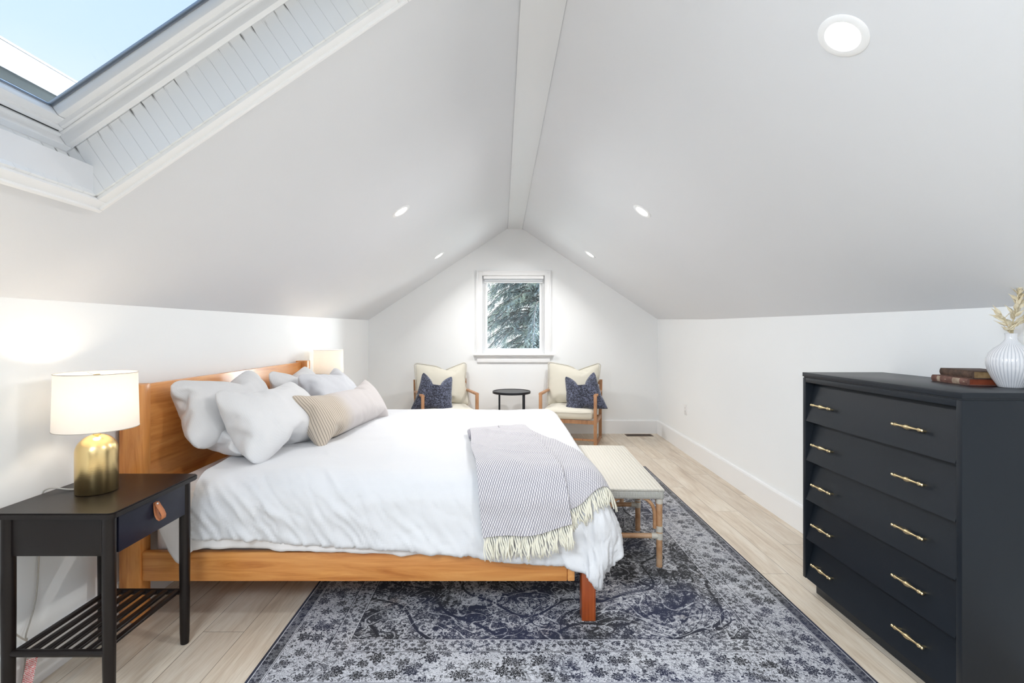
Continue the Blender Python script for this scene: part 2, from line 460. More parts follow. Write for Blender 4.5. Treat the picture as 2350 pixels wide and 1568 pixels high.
RX0, RX1, RY0, RY1 = -.975, 1.425, 1.78, 4.85
def m_rug():
    m = Mat('faded_persian_weave', rough=.97, Sheen_Weight=.1); x, y, z = m.xyz(m.coord())
    ex = (x-RX0).min(RX1-x); ey = (y-RY0).min(RY1-y); e_ = ex.min(ey)
    wn = m.noise(m.vec(x, y, 0), 7, 4, .6); wear = m.noise(m.vec(x*1.0, y*1.0, 3), 2.3, 5, .65)
    fine = m.noise(m.vec(x*60, y*260, 0), 1, 2)
    wx = m.noise(m.vec(x, y, 9), 26, 2)*.016-.008; wy = m.noise(m.vec(x, y, 17), 26, 2)*.016-.008
    wob_ = m.noise(m.vec(x, y, 12), 42, 2)
    def flowers(scale, R, petals, seed, rnd=.55, open_=.35):
        q = m.n('ShaderNodeTexVoronoi'); q.voronoi_dimensions = '2D'; q.inputs['Randomness'].default_value = rnd; q.inputs['Scale'].default_value = 1
        px, py = (x+wx*.5)*scale+seed*7.3, (y+wy*.5)*scale+seed*3.1
        m.l(m.vec(px, py, 0), q.inputs['Vector'])
        cx, cy, _ = m.xyz(q.outputs['Position']); k = m.n('ShaderNodeSeparateColor'); m.l(q.outputs['Color'], k.inputs[0]); rr = E(m.nt, k.outputs[0]); r2 = E(m.nt, k.outputs[1])
        dx, dy = px-cx, py-cy; r = (dx*dx+dy*dy).sqrt(); th = dy.atan2(dx)+rr*6
        rad = R*(.80+.20*(th*petals).sin())*(.5+r2*.62)+wob_*.16-.08
        body = 1-(r-rad).ss(-.02, .03)
        ring = 1-((r-rad*.62).abs()).ss(.015, .05)
        core = 1-(r-rad*.22).ss(-.02, .03)
        return body*(1-ring*.75)*(1-core*.6), ring
    fa, _ = flowers(14, .44, 8, 1, .95)          # main border blossoms
    fb, _ = flowers(34, .42, 5, 2, .8)      # guard stripes and field filler
    fc, _ = flowers(5.2, .43, 9, 3, .35)    # large palmettes
    def contour(sc, w, seed, dist=.8):
        n = m.noise(m.vec(x+seed, y-seed, seed), sc, 1.5, .4, dist)
        return 1-((n*9).frac()-.5).abs().ss(w*.4, w)
    vine = contour(3.4, .055, 1.7); vine2 = contour(7.5, .10, 4.2)
    leaf = m.noise(m.vec(x, y, 5), 62, 2, .5, .8).ss(.56, .60)
    scrib = 1-((m.noise(m.vec(x, y, 2), 48, 1, .5, 1.0)*7).frac()-.5).abs().ss(.07, .15)
    inr = lambda a, b: e_.gt(a)*e_.lt(b)
    Z0 = inr(.0, .010); G1 = inr(.010, .062); MB = inr(.062, .245); G2 = inr(.245, .325); FD = e_.gt(.325)
    def line(a, w=.0022): return 1-(e_-a).abs().ss(w*.5, w)
    # darkness of every zone
    g1 = (fb*.5+scrib*.55+.48).min(1)
    mb = (fa*.95).max(fc*.40).max(leaf*.55*vine2.max(.35)).max(scrib*.62)+leaf*.25
    g2 = (fb*.7).max(scrib*.55).max(leaf*.4)+.16
    cx_, cy_ = x-.225, y-3.25
    rr = (cx_*cx_*1.35+cy_*cy_*.9).sqrt(); th = cy_.atan2(cx_)
    med = rr+.05*(th*8).sin()+.03*(th*16).sin()
    medl = 1-((med*5.2).frac()-.5).abs().ss(.03, .06)
    medd = ((med*2.6).frac()).gt(.5)*.20
    fd = (fb*.45).max(scrib*.75).max(vine*.7).max(leaf*.75).max(fc*.35).max(fa*.5)+medd+.12
    fd = fd.max(medl*.9)
    dark = G1*g1+MB*mb+G2*g2+FD*fd+Z0*.85
    dark = dark*(1-line(.014).max(line(.060)).max(line(.066)).max(line(.247)).max(line(.322))*.8)
    dark = dark.max((line(.010)+line(.063, .0015)+line(.244)+line(.326))*.8)
    vl = (1-((m.noise(m.vec(x+.01, y+.006, 1.7), 3.4, 1.5, .4, .8)*9).frac()-.5).abs().ss(.03, .07))*FD    # pale outline beside the vines
    dark = dark*(1-vl*.55)
    dark = dark*(.60+wear.ss(.3, .62)*.55)+(1-wear.ss(.30, .62))*.10+(fine-.5)*.22+(wn-.5)*.15
    dark = dark.max(0).min(1)
    pale = m.mix(wear.ss(.35, .7), (.56, .56, .585), (.42, .425, .46))
    rust = m.noise(m.vec(x, y, 21), 3.1, 3)
    pale = m.mix(rust.ss(.60, .74)*FD*.45, pale, (.40, .27, .19))
    dk = m.mix(m.noise(m.vec(x, y, 31), 2.4, 2).ss(.4, .65), (.010, .010, .013), (.012, .016, .045))
    m.color(m.mix(dark.ss(.12, .72), pale, dk)); m.bump(fine+dark*-.3, .25, .002); return m.m
M_RUG = m_rug()

# ------------------------------------------------------------------ room shell
YB, YF = 6.476, -2.4
def XR(Y): return 2.005+max(0, Y-3.35)*.0179+.005
XL = -1.775
def kR(Y): return float(np.interp(Y, [-2.4, 0, 2.02, 3.25, 4.88, YB], [1.425, 1.427, 1.435, 1.4476, 1.467, 1.515]))
def kL(Y): return float(np.interp(Y, [-2.4, 1.72, 2.64, 4.39, YB], [1.452, 1.4575, 1.464, 1.479, 1.504]))
RZ, RXL, RXR = 2.724, .081, .262         # ridge board underside
YS = [YF, -1, 0, .8, 1.72, 2.3, 2.64, 3.25, 3.9, 4.39, 4.88, 5.4, 6.0, YB]
def rslope(Y): return (RZ-kR(Y))/(XR(Y)-RXR)
def lslope(Y): return (RZ-kL(Y))/(RXL-XL)
def zR(x, Y): return RZ-rslope(Y)*(x-RXR)
def zL(x, Y): return RZ-lslope(Y)*(RXL-x)
WT = .14
# floor
struct('floor', B(XL-WT, XR(YB)+WT, YF-WT, YB+WT, -.12, 0), M_FLOOR, smooth=False)
def strip_wall(name, fx, fz, sgn, mat):
    vs, fs = [], []
    for Y in YS:
        x = fx(Y); z = fz(Y)
        vs += [(x, Y, 0), (x, Y, z), (x+sgn*WT, Y, z+.09), (x+sgn*WT, Y, -.0)]
    n = len(YS)
    for i in range(n-1):
        for k in range(4):
            a, b = i*4+k, i*4+(k+1) % 4
            fs.append((a, b, b+4, a+4))
    fs += [(3, 2, 1, 0), tuple((n-1)*4+k for k in range(4))]
    bm = bmesh.new(); me = bpy.data.meshes.new('t'); me.from_pydata(vs, [], fs); bm.from_mesh(me); bpy.data.meshes.remove(me)
    bmesh.ops.recalc_face_normals(bm, faces=bm.faces[:])
    return struct(name, bm, mat, smooth=True, auto=30)
strip_wall('wall_right', XR, kR, 1, M_WALL)
strip_wall('wall_left', lambda Y: XL, kL, -1, M_WALL)

# skylight opening in the left slope
SKX0, SKX1, SKY0, SKY1 = -1.318, -.345, .84, 1.585      # lower x, upper x, near y, far y of the shaft at ceiling level
SK2 = (-.80, .12)  # y span of the opening for the added, unseen skylight
def slope_mesh(name, side):
    xs = {'L': [XL-WT*.3, SKX0, -1.0, -.7, SKX1, RXL+.0], 'R': [RXR, .9, 1.5, None]}[side]
    ys = sorted(YS+[SKY0, SKY1, *SK2]) if side == 'L' else YS
    th = .10
    vs, fs, idx = [], [], {}
    for i, Y in enumerate(ys):
        for j, x in enumerate(xs):
            xx = x if x is not None else XR(Y)+WT*.3
            z = zL(xx, Y) if side == 'L' else zR(xx, Y)
            for k in (0, 1):
                idx[i, j, k] = len(vs); vs.append((xx, Y, z+k*th))
    nx, ny = len(xs), len(ys)
    def hole(i, j): return side == 'L' and any(ys[i] >= h0-1e-6 and ys[i+1] <= h1+1e-6 for h0, h1 in ((SKY0, SKY1), SK2)) and xs[j] >= SKX0-1e-6 and xs[j+1] <= SKX1+1e-6
    from collections import Counter
    edges = {}
    for i in range(ny-1):
        for j in range(nx-1):
            if hole(i, j): continue
            q = [(i, j), (i, j+1), (i+1, j+1), (i+1, j)]
            fs.append([idx[a, b, 0] for a, b in q]); fs.append([idx[a, b, 1] for a, b in q][::-1])
            for a in range(4):
                e_ = frozenset((q[a], q[(a+1) % 4])); edges[e_] = edges.get(e_, 0)+1
    for e_, c in edges.items():
        if c == 1:
            a, b = tuple(e_); fs.append([idx[(*a, 0)], idx[(*b, 0)], idx[(*b, 1)], idx[(*a, 1)]])
    bm = bmesh.new(); me = bpy.data.meshes.new('t'); me.from_pydata(vs, [], fs); bm.from_mesh(me); bpy.data.meshes.remove(me)
    bmesh.ops.recalc_face_normals(bm, faces=bm.faces[:])
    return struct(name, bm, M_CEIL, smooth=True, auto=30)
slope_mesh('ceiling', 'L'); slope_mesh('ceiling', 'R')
# ridge board (painted), hanging a few millimetres below both slopes
struct('trim_1', B(RXL-.004, RXR+.006, YF, YB+.02, RZ-.014, RZ+.12, .002), M_BEAM)

def gable(name, y0, y1, hole, mat):
    """gable wall between y0,y1 with a rectangular window hole (x0,x1,z0,z1)"""
    hx0, hx1, hz0, hz1 = hole
    Y = YB if y0 > 0 else YF
    top = lambda x: (zL(x, Y) if x < RXL else zR(x, Y) if x > RXR else RZ)+.03
    xs = [XL-WT, XL, hx0, RXL, RXR, hx1, XR(Y), XR(Y)+WT]; xs = sorted(set(xs))
    vs, fs = [], []
    def q(xa, xb, za, zb, zc=None, zd=None):
        zc = zb if zc is None else zc
        n = len(vs)
        vs.extend([(xa, y0, za), (xb, y0, za), (xb, y0, zc), (xa, y0, zb), (xa, y1, za), (xb, y1, za), (xb, y1, zc), (xa, y1, zb)])
        fs.extend([(n, n+1, n+2, n+3), (n+7, n+6, n+5, n+4), (n, n+4, n+5, n+1), (n+3, n+2, n+6, n+7), (n, n+3, n+7, n+4), (n+1, n+5, n+6, n+2)])
    for xa, xb in zip(xs, xs[1:]):
        ta, tb = top(xa), top(xb)
        if xa >= hx0-1e-6 and xb <= hx1+1e-6:
            q(xa, xb, -.0, hz0); q(xa, xb, hz1, ta, tb)
        else: q(xa, xb, -.0, ta, tb)
    bm = bmesh.new(); me = bpy.data.meshes.new('t'); me.from_pydata(vs, [], fs); bm.from_mesh(me); bpy.data.meshes.remove(me)
    bmesh.ops.remove_doubles(bm, verts=bm.verts[:], dist=1e-5)
    # drop the inner faces shared by two columns
    seen = {}
    for f in bm.faces: seen.setdefault(frozenset(v.index for v in f.verts), []).append(f)
    bm.verts.index_update(); seen = {}
    for f in bm.faces: seen.setdefault(frozenset(v.index for v in f.verts), []).append(f)
    bmesh.ops.delete(bm, geom=[f for l in seen.values() if len(l) > 1 for f in l], context='FACES_ONLY')
    bmesh.ops.recalc_face_normals(bm, faces=bm.faces[:])
    return struct(name, bm, mat, smooth=False)
WX0, WX1 = U(1107, YB), U(1250, YB); WZ0, WZ1 = V(812, YB), V(633, YB)       # clear opening of the gable window
gable('wall_back', YB, YB+WT, (WX0, WX1, WZ0, WZ1), M_WALL)
FW = (-1.0, 1.3, .8, 2.15)  # opening of the added, unseen rear window
gable('wall_front', YF-WT, YF, FW, M_REAR)

# baseboards
def base_prof(): return [(0, 0), (.016, 0), (.016, .165), (.011, .178), (.0, .18)]
def baseboard(name, pts, inward):
    bm = bmesh.new(); pr = base_prof(); rows = []
    for (x, y) in pts:
        rows.append([bm.verts.new((x+inward[0]*a, y+inward[1]*a, z)) for a, z in pr])
    for r1, r2 in zip(rows, rows[1:]):
        for k in range(len(pr)): bm.faces.new((r1[k], r1[(k+1) % len(pr)], r2[(k+1) % len(pr)], r2[k]))
    bm.faces.new(rows[0]); bm.faces.new(rows[-1][::-1]); bmesh.ops.recalc_face_normals(bm, faces=bm.faces[:])
    return struct(name, bm, M_TRIM, smooth=False)
baseboard('baseboard_right', [(XR(Y), Y) for Y in (YF, 0, 3.35, YB)], (-1, 0))
baseboard('baseboard_left', [(XL, YF), (XL, YB)], (1, 0))
baseboard('baseboard_back', [(XL, YB), (XR(YB), YB)], (0, -1))
baseboard('baseboard_front', [(XL, YF), (XR(YF), YF)], (0, 1))

# ------------------------------------------------------------------ gable window
def frame_bm(x0, x1, z0, z1, w, y0, y1, bevel=.003, wt=None, wb=None):
    wt = wt or w; wb = wb or w
    bm = bmesh.new()
    bx(bm, ((x0+w/2), (y0+y1)/2, (z0+z1)/2), (w, y1-y0, z1-z0), bevel=bevel)
    bx(bm, ((x1-w/2), (y0+y1)/2, (z0+z1)/2), (w, y1-y0, z1-z0), bevel=bevel)
    bx(bm, ((x0+x1)/2, (y0+y1)/2, z1-wt/2), (x1-x0-2*w, y1-y0, wt), bevel=bevel)
    bx(bm, ((x0+x1)/2, (y0+y1)/2, z0+wb/2), (x1-x0-2*w, y1-y0, wb), bevel=bevel)
    return bm
w2 = sempty('window_2', ((WX0+WX1)/2, YB, WZ0))
def inw(o, p): o.parent = p; o.matrix_parent_inverse = Matrix.Translation(-p.location); return o
CT = .070
bmc = bmesh.new()        # flat casing with a raised outer band
cx0, cx1, ctop = U(1094, YB), U(1263, YB), V(622, YB)
for (a, b, c, d, y) in ((cx0, WX0, WZ0, ctop, .014), (WX1, cx1, WZ0, ctop, .014), (WX0, WX1, WZ1, ctop, .014)):
    bx(bmc, ((a+b)/2, YB-y/2, (c+d)/2), (b-a, y, d-c), bevel=.002)
for (a, b, c, d) in ((cx0-.004, cx0+.018, WZ0, ctop+.004), (cx1-.018, cx1+.004, WZ0, ctop+.004), (cx0+.018, cx1-.018, ctop-.018, ctop+.004)):
    bx(bmc, ((a+b)/2, YB-.011, (c+d)/2), (b-a, .022, d-c), bevel=.003)
inw(struct('casing', bmc, M_TRIM, w2), w2)
bms = bmesh.new()
bx(bms, ((U(1086, YB)+U(1271, YB))/2, YB-.015, WZ0-.011), (U(1271, YB)-U(1086, YB), .085, .024), bevel=.006)
inw(struct('window_sill', bms, M_TRIM, w2), w2)
bms = bmesh.new()
bx(bms, ((cx0+cx1)/2, YB-.014, WZ0-.036), (cx1-cx0+.0, .028, .026), bevel=.005)
bx(bms, ((cx0+cx1)/2, YB-.010, WZ0-.082), (cx1-cx0-.01, .020, .068), bevel=.003)
inw(struct('apron', bms, M_TRIM, w2), w2)
inw(struct('window_frame', frame_bm(WX0, WX1, WZ0, WZ1, .028, YB+.045, YB+.13), M_TRIM, w2), w2)
inw(struct('sash', frame_bm(WX0+.028, WX1-.028, WZ0+.028, WZ1-.028, .034, YB+.07, YB+.115, wb=.040), M_TRIM, w2), w2)
inw(struct('pane', B(WX0+.055, WX1-.055, WZ0*0+YB+.088, YB+.093, WZ0+.06, WZ1-.06), M_GLASS, w2, smooth=False), w2)
# roller blind, pulled all the way up
rb = thing('roller_blind', 'white roller blind rolled right up at the head of the gable window', 'blind', ((WX0+WX1)/2, YB+.02, WZ1))
bm = bmesh.new(); bx(bm, (0, 0, -.022), (WX1-WX0-.03, .045, .040), bevel=.004); obj('cassette', bm, M_TRIM, rb)
bm = bmesh.new(); tube(bm, [(-(WX1-WX0)/2+.03, .004, -.062), ((WX1-WX0)/2-.03, .004, -.062)], .018, 16); obj('fabric_roll', bm, Mat('blind_fabric', (.62, .64, .67), .7).m, rb)
bm = bmesh.new(); bx(bm, (0, .004, -.088), (WX1-WX0-.05, .012, .014), bevel=.003); obj('bottom_rail', bm, M_TRIM, rb)

# unseen window added behind the camera to go with the rear fill
w3 = sempty('added_window_3', (.15, YF, .8))
inw(struct('window_frame', frame_bm(FW[0], FW[1], FW[2], FW[3], .05, YF-.12, YF-.04), M_TRIM, w3), w3)
inw(struct('mullion', B(.125, .175, YF-.11, YF-.05, FW[2]+.05, FW[3]-.05, .003), M_TRIM, w3), w3)
inw(struct('casing', frame_bm(FW[0]-.09, FW[1]+.09, FW[2]-.09, FW[3]+.09, .09, YF, YF+.02), M_TRIM, w3), w3)

# ------------------------------------------------------------------ skylight
w1 = sempty('window_1', (SKX0, (SKY0+SKY1)/2, zL(SKX0, 1.5)))
sl = lslope(1.2); cs, sn = 1/math.hypot(1, sl), sl/math.hypot(1, sl)
Us = Vector((cs, 0, sn)); Ns = Vector((-sn, 0, cs))        # up the slope, outward normal
O = Vector((SKX0, 0, zL(SKX0, 1.4)))
LU = (SKX1-SKX0)/cs
def SP(u, Y, n): q = O+Us*u+Ns*n; return Vector((q.x, Y, q.z))
def sbox(bm, u0, u1, y0, y1, n0, n1, bevel=.002, mi=0):
    R = Matrix((Us, Vector((0, 1, 0)), Ns)).transposed()
    c = SP((u0+u1)/2, (y0+y1)/2, (n0+n1)/2)
    bx(bm, c, (u1-u0, y1-y0, n1-n0), rot=R, bevel=bevel, mi=mi)
def sring(bm, u0, u1, y0, y1, n0, n1, w, bevel=.002):
    """picture frame whose inner edge is inset by w"""
    sbox(bm, u0, u0+w, y0, y1, n0, n1, bevel); sbox(bm, u1-w, u1, y0, y1, n0, n1, bevel)
    sbox(bm, u0+w, u1-w, y0, y0+w, n0, n1, bevel); sbox(bm, u0+w, u1-w, y1-w, y1, n0, n1, bevel)
bm = bmesh.new()
c_ = .042
sring(bm, -c_, LU+c_, SKY0-c_, SKY1+c_, -.012, .0, c_+.004)
sring(bm, -c_, LU+c_, SKY0-c_, SKY1+c_, -.020, .0, .014, .003)
inw(struct('casing', bm, M_TRIM, w1), w1)
def m_bead():
    m = Mat('beadboard_paint', rough=.35)
    t = m.n('ShaderNodeTexCoord'); u, d, _ = m.xyz(t.outputs['UV'])
    seam = ((u/.043).frac()-.5).abs()
    line = seam.ss(.47, .5)
    st = m.noise(m.vec(u*90, d*5, 0), 1, 3); near = d.ss(.10, .165)
    grime = line*(st.ss(.40, .52))*near+ (1-(.5-seam).ss(.0, .16))*st.ss(.46, .54)*d.ss(.135, .160)
    m.color(m.mix(grime.min(1)*.95, m.mix(line*.22, (.86, .865, .865), (.6, .6, .6)), (.09, .085, .08)))
    m.bump(line*-1, .5, .003); return m.m
M_BEAD = m_bead()
DS = .168
def lining(bm, a, b, width):
    """one board-clad cheek of the shaft; a,b = ((u,Y),(u,Y)) with thickness outward"""
    (u0, y0), (u1, y1) = a, b; t = .012
    ou = {0: 0}
    dirn = Vector((u1-u0, y1-y0)).normalized(); out = Vector((dirn.y, -dirn.x))*t
    vs = [bm.verts.new(SP(*p)) for p in ((u0, y0, 0), (u1, y1, 0), (u1, y1, DS), (u0, y0, DS),
          (u0+out.x, y0+out.y, 0), (u1+out.x, y1+out.y, 0), (u1+out.x, y1+out.y, DS), (u0+out.x, y0+out.y, DS))]
    uvl = bm.loops.layers.uv.verify(); L = math.hypot(u1-u0, y1-y0)
    uvs = [(0, 0), (L, 0), (L, DS), (0, DS)]*2
    for q in ((0, 1, 2, 3), (7, 6, 5, 4), (0, 4, 5, 1), (3, 2, 6, 7), (0, 3, 7, 4), (1, 5, 6, 2)):
        f = bm.faces.new([vs[k] for k in q])
        for lp, k in zip(f.loops, q): lp[uvl].uv = uvs[k]
bm = bmesh.new()
lining(bm, (0, SKY1), (LU, SKY1), 0)          # far cheek
lining(bm, (LU, SKY0), (0, SKY0), 0)
lining(bm, (0, SKY0), (0, SKY1), 0); lining(bm, (LU, SKY1), (LU, SKY0), 0)
bmesh.ops.recalc_face_normals(bm, faces=bm.faces[:])
inw(struct('shaft_lining', bm, M_BEAD, w1, smooth=False), w1)
bm = bmesh.new(); sring(bm, -.006, LU+.006, SKY0-.006, SKY1+.006, .004, .011, .0065, 0); inw(struct('painted_shadow_line', bm, Mat('shadow_line_grey', (.16, .155, .15), .8).m, w1, smooth=False), w1)  # dark ring painted in as the shadow line between lining and casing
bm = bmesh.new()
sring(bm, -.012, LU+.012, SKY0-.012, SKY1+.012, DS-.006, DS+.006, .024)
sring(bm, -.012, LU+.012, SKY0-.012, SKY1+.012, DS+.002, DS+.050, .044, .003)
sring(bm, -.012, LU+.012, SKY0-.012, SKY1+.012, DS+.038, DS+.062, .054, .003)
inw(struct('window_frame', bm, M_TRIM, w1), w1)
bm = bmesh.new()
sring(bm, .040, LU-.040, SKY0+.034, SKY1-.034, DS+.050, DS+.086, .050, .005)
sring(bm, .050, LU-.050, SKY0+.046, SKY1-.046, DS+.036, DS+.054, .014, .003)
inw(struct('sash', bm, M_TRIM, w1), w1)
M_GASK = Mat('grey_gasket', (.23, .25, .28), .5).m
bm = bmesh.new(); sring(bm, .082, LU-.082, SKY0+.076, SKY1-.076, DS+.080, DS+.094, .010, .001)
inw(struct('gasket', bm, M_GASK, w1), w1)
bm = bmesh.new(); sring(bm, .030, LU-.030, SKY0+.028, SKY1-.028, DS+.046, DS+.052, .014, .0)
inw(struct('seal', bm, M_SLOT, w1), w1)
bm = bmesh.new(); sbox(bm, .08, LU-.08, SKY0+.07, SKY1-.07, DS+.084, DS+.090, 0)
inw(struct('pane', bm, M_GLASS, w1, smooth=False), w1)
bm = bmesh.new(); sring(bm, .02, LU-.02, SKY0+.016, SKY1-.016, DS+.088, DS+.104, .066, .003)
inw(struct('cladding', bm, Mat('grey_aluminium', (.30, .34, .40), .35, .7).m, w1), w1)
# roof build-up around the shaft so that no light leaks between ceiling and frame
bm = bmesh.new(); sring(bm, -.16, LU+.16, SKY0-.16, SKY1+.16, .10, DS+.05, .145, 0)
inw(struct('kerb', bm, M_TRIM, w1, smooth=False), w1)

w4 = sempty('added_window_4', (SKX0, (SK2[0]+SK2[1])/2, zL(SKX0, 0)))  # unseen second skylight, added behind the camera to house the key lamp
bm = bmesh.new(); sring(bm, -.042, LU+.042, SK2[0]-.042, SK2[1]+.042, -.020, .0, .046); inw(struct('casing', bm, M_TRIM, w4), w4)
bm = bmesh.new(); sring(bm, -.014, LU+.014, SK2[0]-.014, SK2[1]+.014, 0, DS, .014, 0); inw(struct('shaft_lining', bm, M_TRIM, w4, smooth=False), w4)
bm = bmesh.new(); sring(bm, -.012, LU+.012, SK2[0]-.012, SK2[1]+.012, DS, DS+.10, .08, .003); inw(struct('window_frame', bm, M_TRIM, w4), w4)
bm = bmesh.new(); sbox(bm, .06, LU-.06, SK2[0]+.06, SK2[1]-.06, DS+.084, DS+.090, 0); inw(struct('pane', bm, M_GLASS, w4, smooth=False), w4)

# neighbouring roof seen through the skylight
def m_shingle():
    m = Mat('pale_shingles', rough=.9); t = m.n('ShaderNodeTexCoord'); u, v, _ = m.xyz(t.outputs['UV'])
    wob = m.noise(m.vec(u, v, 0), 2.2, 3)*.10
    row = (v/.30+wob*.4); fr = row.frac(); off = (row.floor()*.5).frac()
    cu = (u/.62+off+wob*1.6); fc = cu.frac()
    curve = (fc-.5); edge_r = 1-(fr-.08+(curve*curve)*.5).abs().ss(.0, .05)
    edge_c = 1-(fc-.5).abs().ss(.0, .02)*1
    sc = 1-((fc-.5).abs()-.47).abs().ss(0, .03)
    d = edge_r.max(sc*.7)
    g = m.noise(m.vec(u*30, v*30, 0), 1, 4)
    m.color(m.mix(d*.55, m.mix(g*.3, (.33, .33, .32), (.27, .27, .265)), (.13, .13, .135))); m.bump(d*-1+g*.3, .4, .02); return m.m
def roof():
    # ridge parallel to the room, x/z on the line of sight of the photograph
    rx, rz = -6.2, CAM_Z+6.2*(677/1152); sl_ = .62; bm = bmesh.new(); uv = bm.loops.layers.uv.verify()
    y0, y1 = .5, 9.5; L = 3.2
    a = [(rx, y0, rz), (rx, y1, rz), (rx+L*.85, y1, rz-L*sl_*.85), (rx+L*.85, y0, rz-L*sl_*.85)]
    b = [(rx, y0, rz-.10), (rx, y1, rz-.10), (rx+L*.85, y1, rz-L*sl_*.85-.1), (rx+L*.85, y0, rz-L*sl_*.85-.1)]
    c = [(rx-L, y0, rz-L*sl_), (rx-L, y1, rz-L*sl_)]
    va = [bm.verts.new(p) for p in a]; vb = [bm.verts.new(p) for p in b]; vc = [bm.verts.new(p) for p in c]
    ln = math.hypot(L*.85, L*sl_*.85); uvs = {va[0]: (y0, ln), va[1]: (y1, ln), va[2]: (y1, 0), va[3]: (y0, 0), vc[0]: (y0, 0), vc[1]: (y1, 0)}
    for q in ((va[0], va[3], va[2], va[1]), (vb[0], vb[1], vb[2], vb[3]), (va[3], vb[3], vb[2], va[2]), (va[0], va[1], vc[1], vc[0]), (va[0], vb[0], vb[3], va[3]), (va[1], va[2], vb[2], vb[1]), (vb[0], vc[0], vc[1], vb[1])):
        f = bm.faces.new(q)
        for lp in f.loops: lp[uv].uv = uvs.get(lp.vert, (0, 0))
    t = thing('neighbouring_roof', 'pale shingled roof seen against the sky through the skylight', 'roof', (0, 0, 0))
    obj('shingle_slope', bm, m_shingle(), t, smooth=False)
    bm = bmesh.new(); prism(bm, [(rx-.10, rz-.03), (rx, rz+.03), (rx+.16, rz-.06), (rx+.16, rz-.09), (rx, rz), (rx-.10, rz-.06)], 'y', y0, y1)
    obj('ridge_cap', bm, Mat('ridge_cap', (.36, .35, .34), .85).m, t, smooth=False)
    bm = bmesh.new(); bx(bm, (rx-.3, (y0+y1)/2, (rz-2.2-3.4)/2), (4.2, y1-y0-.4, rz-2.2+3.4)); obj('wall', bm, M_WALL, t, smooth=False)
roof()

# ------------------------------------------------------------------ rug
bm = B(RX0, RX1, RY0, RY1, .0, .009, .003)
tag(obj('area_rug', bm, M_RUG), 'faded grey and black Persian style rug under the foot half of the bed', 'rug')
RUGZ = .009

# ------------------------------------------------------------------ bed
BY0, BY1 = 2.233, 4.218
bed = thing('platform_bed', 'amber stained pine platform bed with solid headboard against the left wall', 'bed', (0, 0, 0))
bm = bmesh.new()
bx(bm, (-1.707+-.012, (BY0+BY1)/2, .735), (.028, BY1-BY0-.14, .700), bevel=.003)
obj('headboard', bm, M_PINE_Y, bed)
for y, m_ in ((BY0+.035, 'near'), (BY1-.035, 'far')):
    bm = bmesh.new(); bx(bm, (-1.705, y, .548), (.10, .07, 1.096), bevel=.007); obj('post', bm, M_PINE_Z, bed)
for y in (BY0+.022, BY1-.022):
    bm = bmesh.new(); bx(bm, ((-1.655+.300)/2+.0, y+.004, .256), (.300+1.655, .034, .134), bevel=.005); obj('side_rail', bm, M_PINE, bed)
bm = bmesh.new(); bx(bm, (.318, (BY0+BY1)/2, .256), (.034, BY1-BY0-.02, .134), bevel=.005); obj('foot_rail', bm, M_PINE_Y, bed)
bm = bmesh.new(); bx(bm, (-.66, (BY0+BY1)/2, .232), (1.93, BY1-BY0-.09, .02)); obj('slat_base', bm, M_PINE, bed)
for x, y in ((.398, BY0+.034), (.398, BY1-.034)):
    bm = bmesh.new(); bx(bm, (x, y, (.30+RUGZ)/2), (.064, .062, .30-RUGZ), bevel=.004); obj('leg', bm, M_LEG, bed)
for x, y in ((-.66, 3.2),):
    bm = bmesh.new(); bx(bm, (x, y, .12+.0045), (.07, .07, .221), bevel=.004); obj('leg', bm, M_LEG, bed)
bm = B(-1.645, .345, 2.29, 4.16, .243, .615, .06, 5)
tag(obj('mattress', bm, M_SHEET), 'thick mattress in an ivory fitted sheet under the white duvet', 'mattress')

# flat sheet: hangs between the mattress and the duvet along the near side, with a loose corner at the head
def sheet():
    nx, ny = 150, 22; vs = []; fs = []
    for i in range(nx):
        s = i/(nx-1); x = -1.60+1.98*s
        zb = np.interp(x, [-1.60, -1.52, -1.47, -1.40, -1.34, -1.2, -.9, -.5, 0, .38], [.50, .335, .285, .345, .352, .350, .338, .322, .318, .322])
        zb += .004*float(vnoise(x*11, .3, 3))+.003*float(vnoise(x*31, .3, 4))
        for j in range(ny):
            t = j/(ny-1)
            z = .60*(1-t)+zb*t
            y = 2.272-.052*min(1, t*3)-.012*float(vnoise(x*9+t, t*3, 8))*t-.006*float(vnoise(x*26, t*2, 9))*t
            if z < .34: y = min(y, 2.222)
            vs.append((x, y, z))
    for i in range(nx-1):
        for j in range(ny-1): fs.append((i*ny+j, i*ny+j+1, (i+1)*ny+j+1, (i+1)*ny+j))
    o = obj('flat_sheet', (vs, fs), M_SHEET, auto=None)
    m = o.modifiers.new('thickness', 'SOLIDIFY'); m.thickness = .004; m.offset = -1
    tag(o, 'ivory sheet hanging below the duvet hem over the bed rail', 'sheet')
sheet()

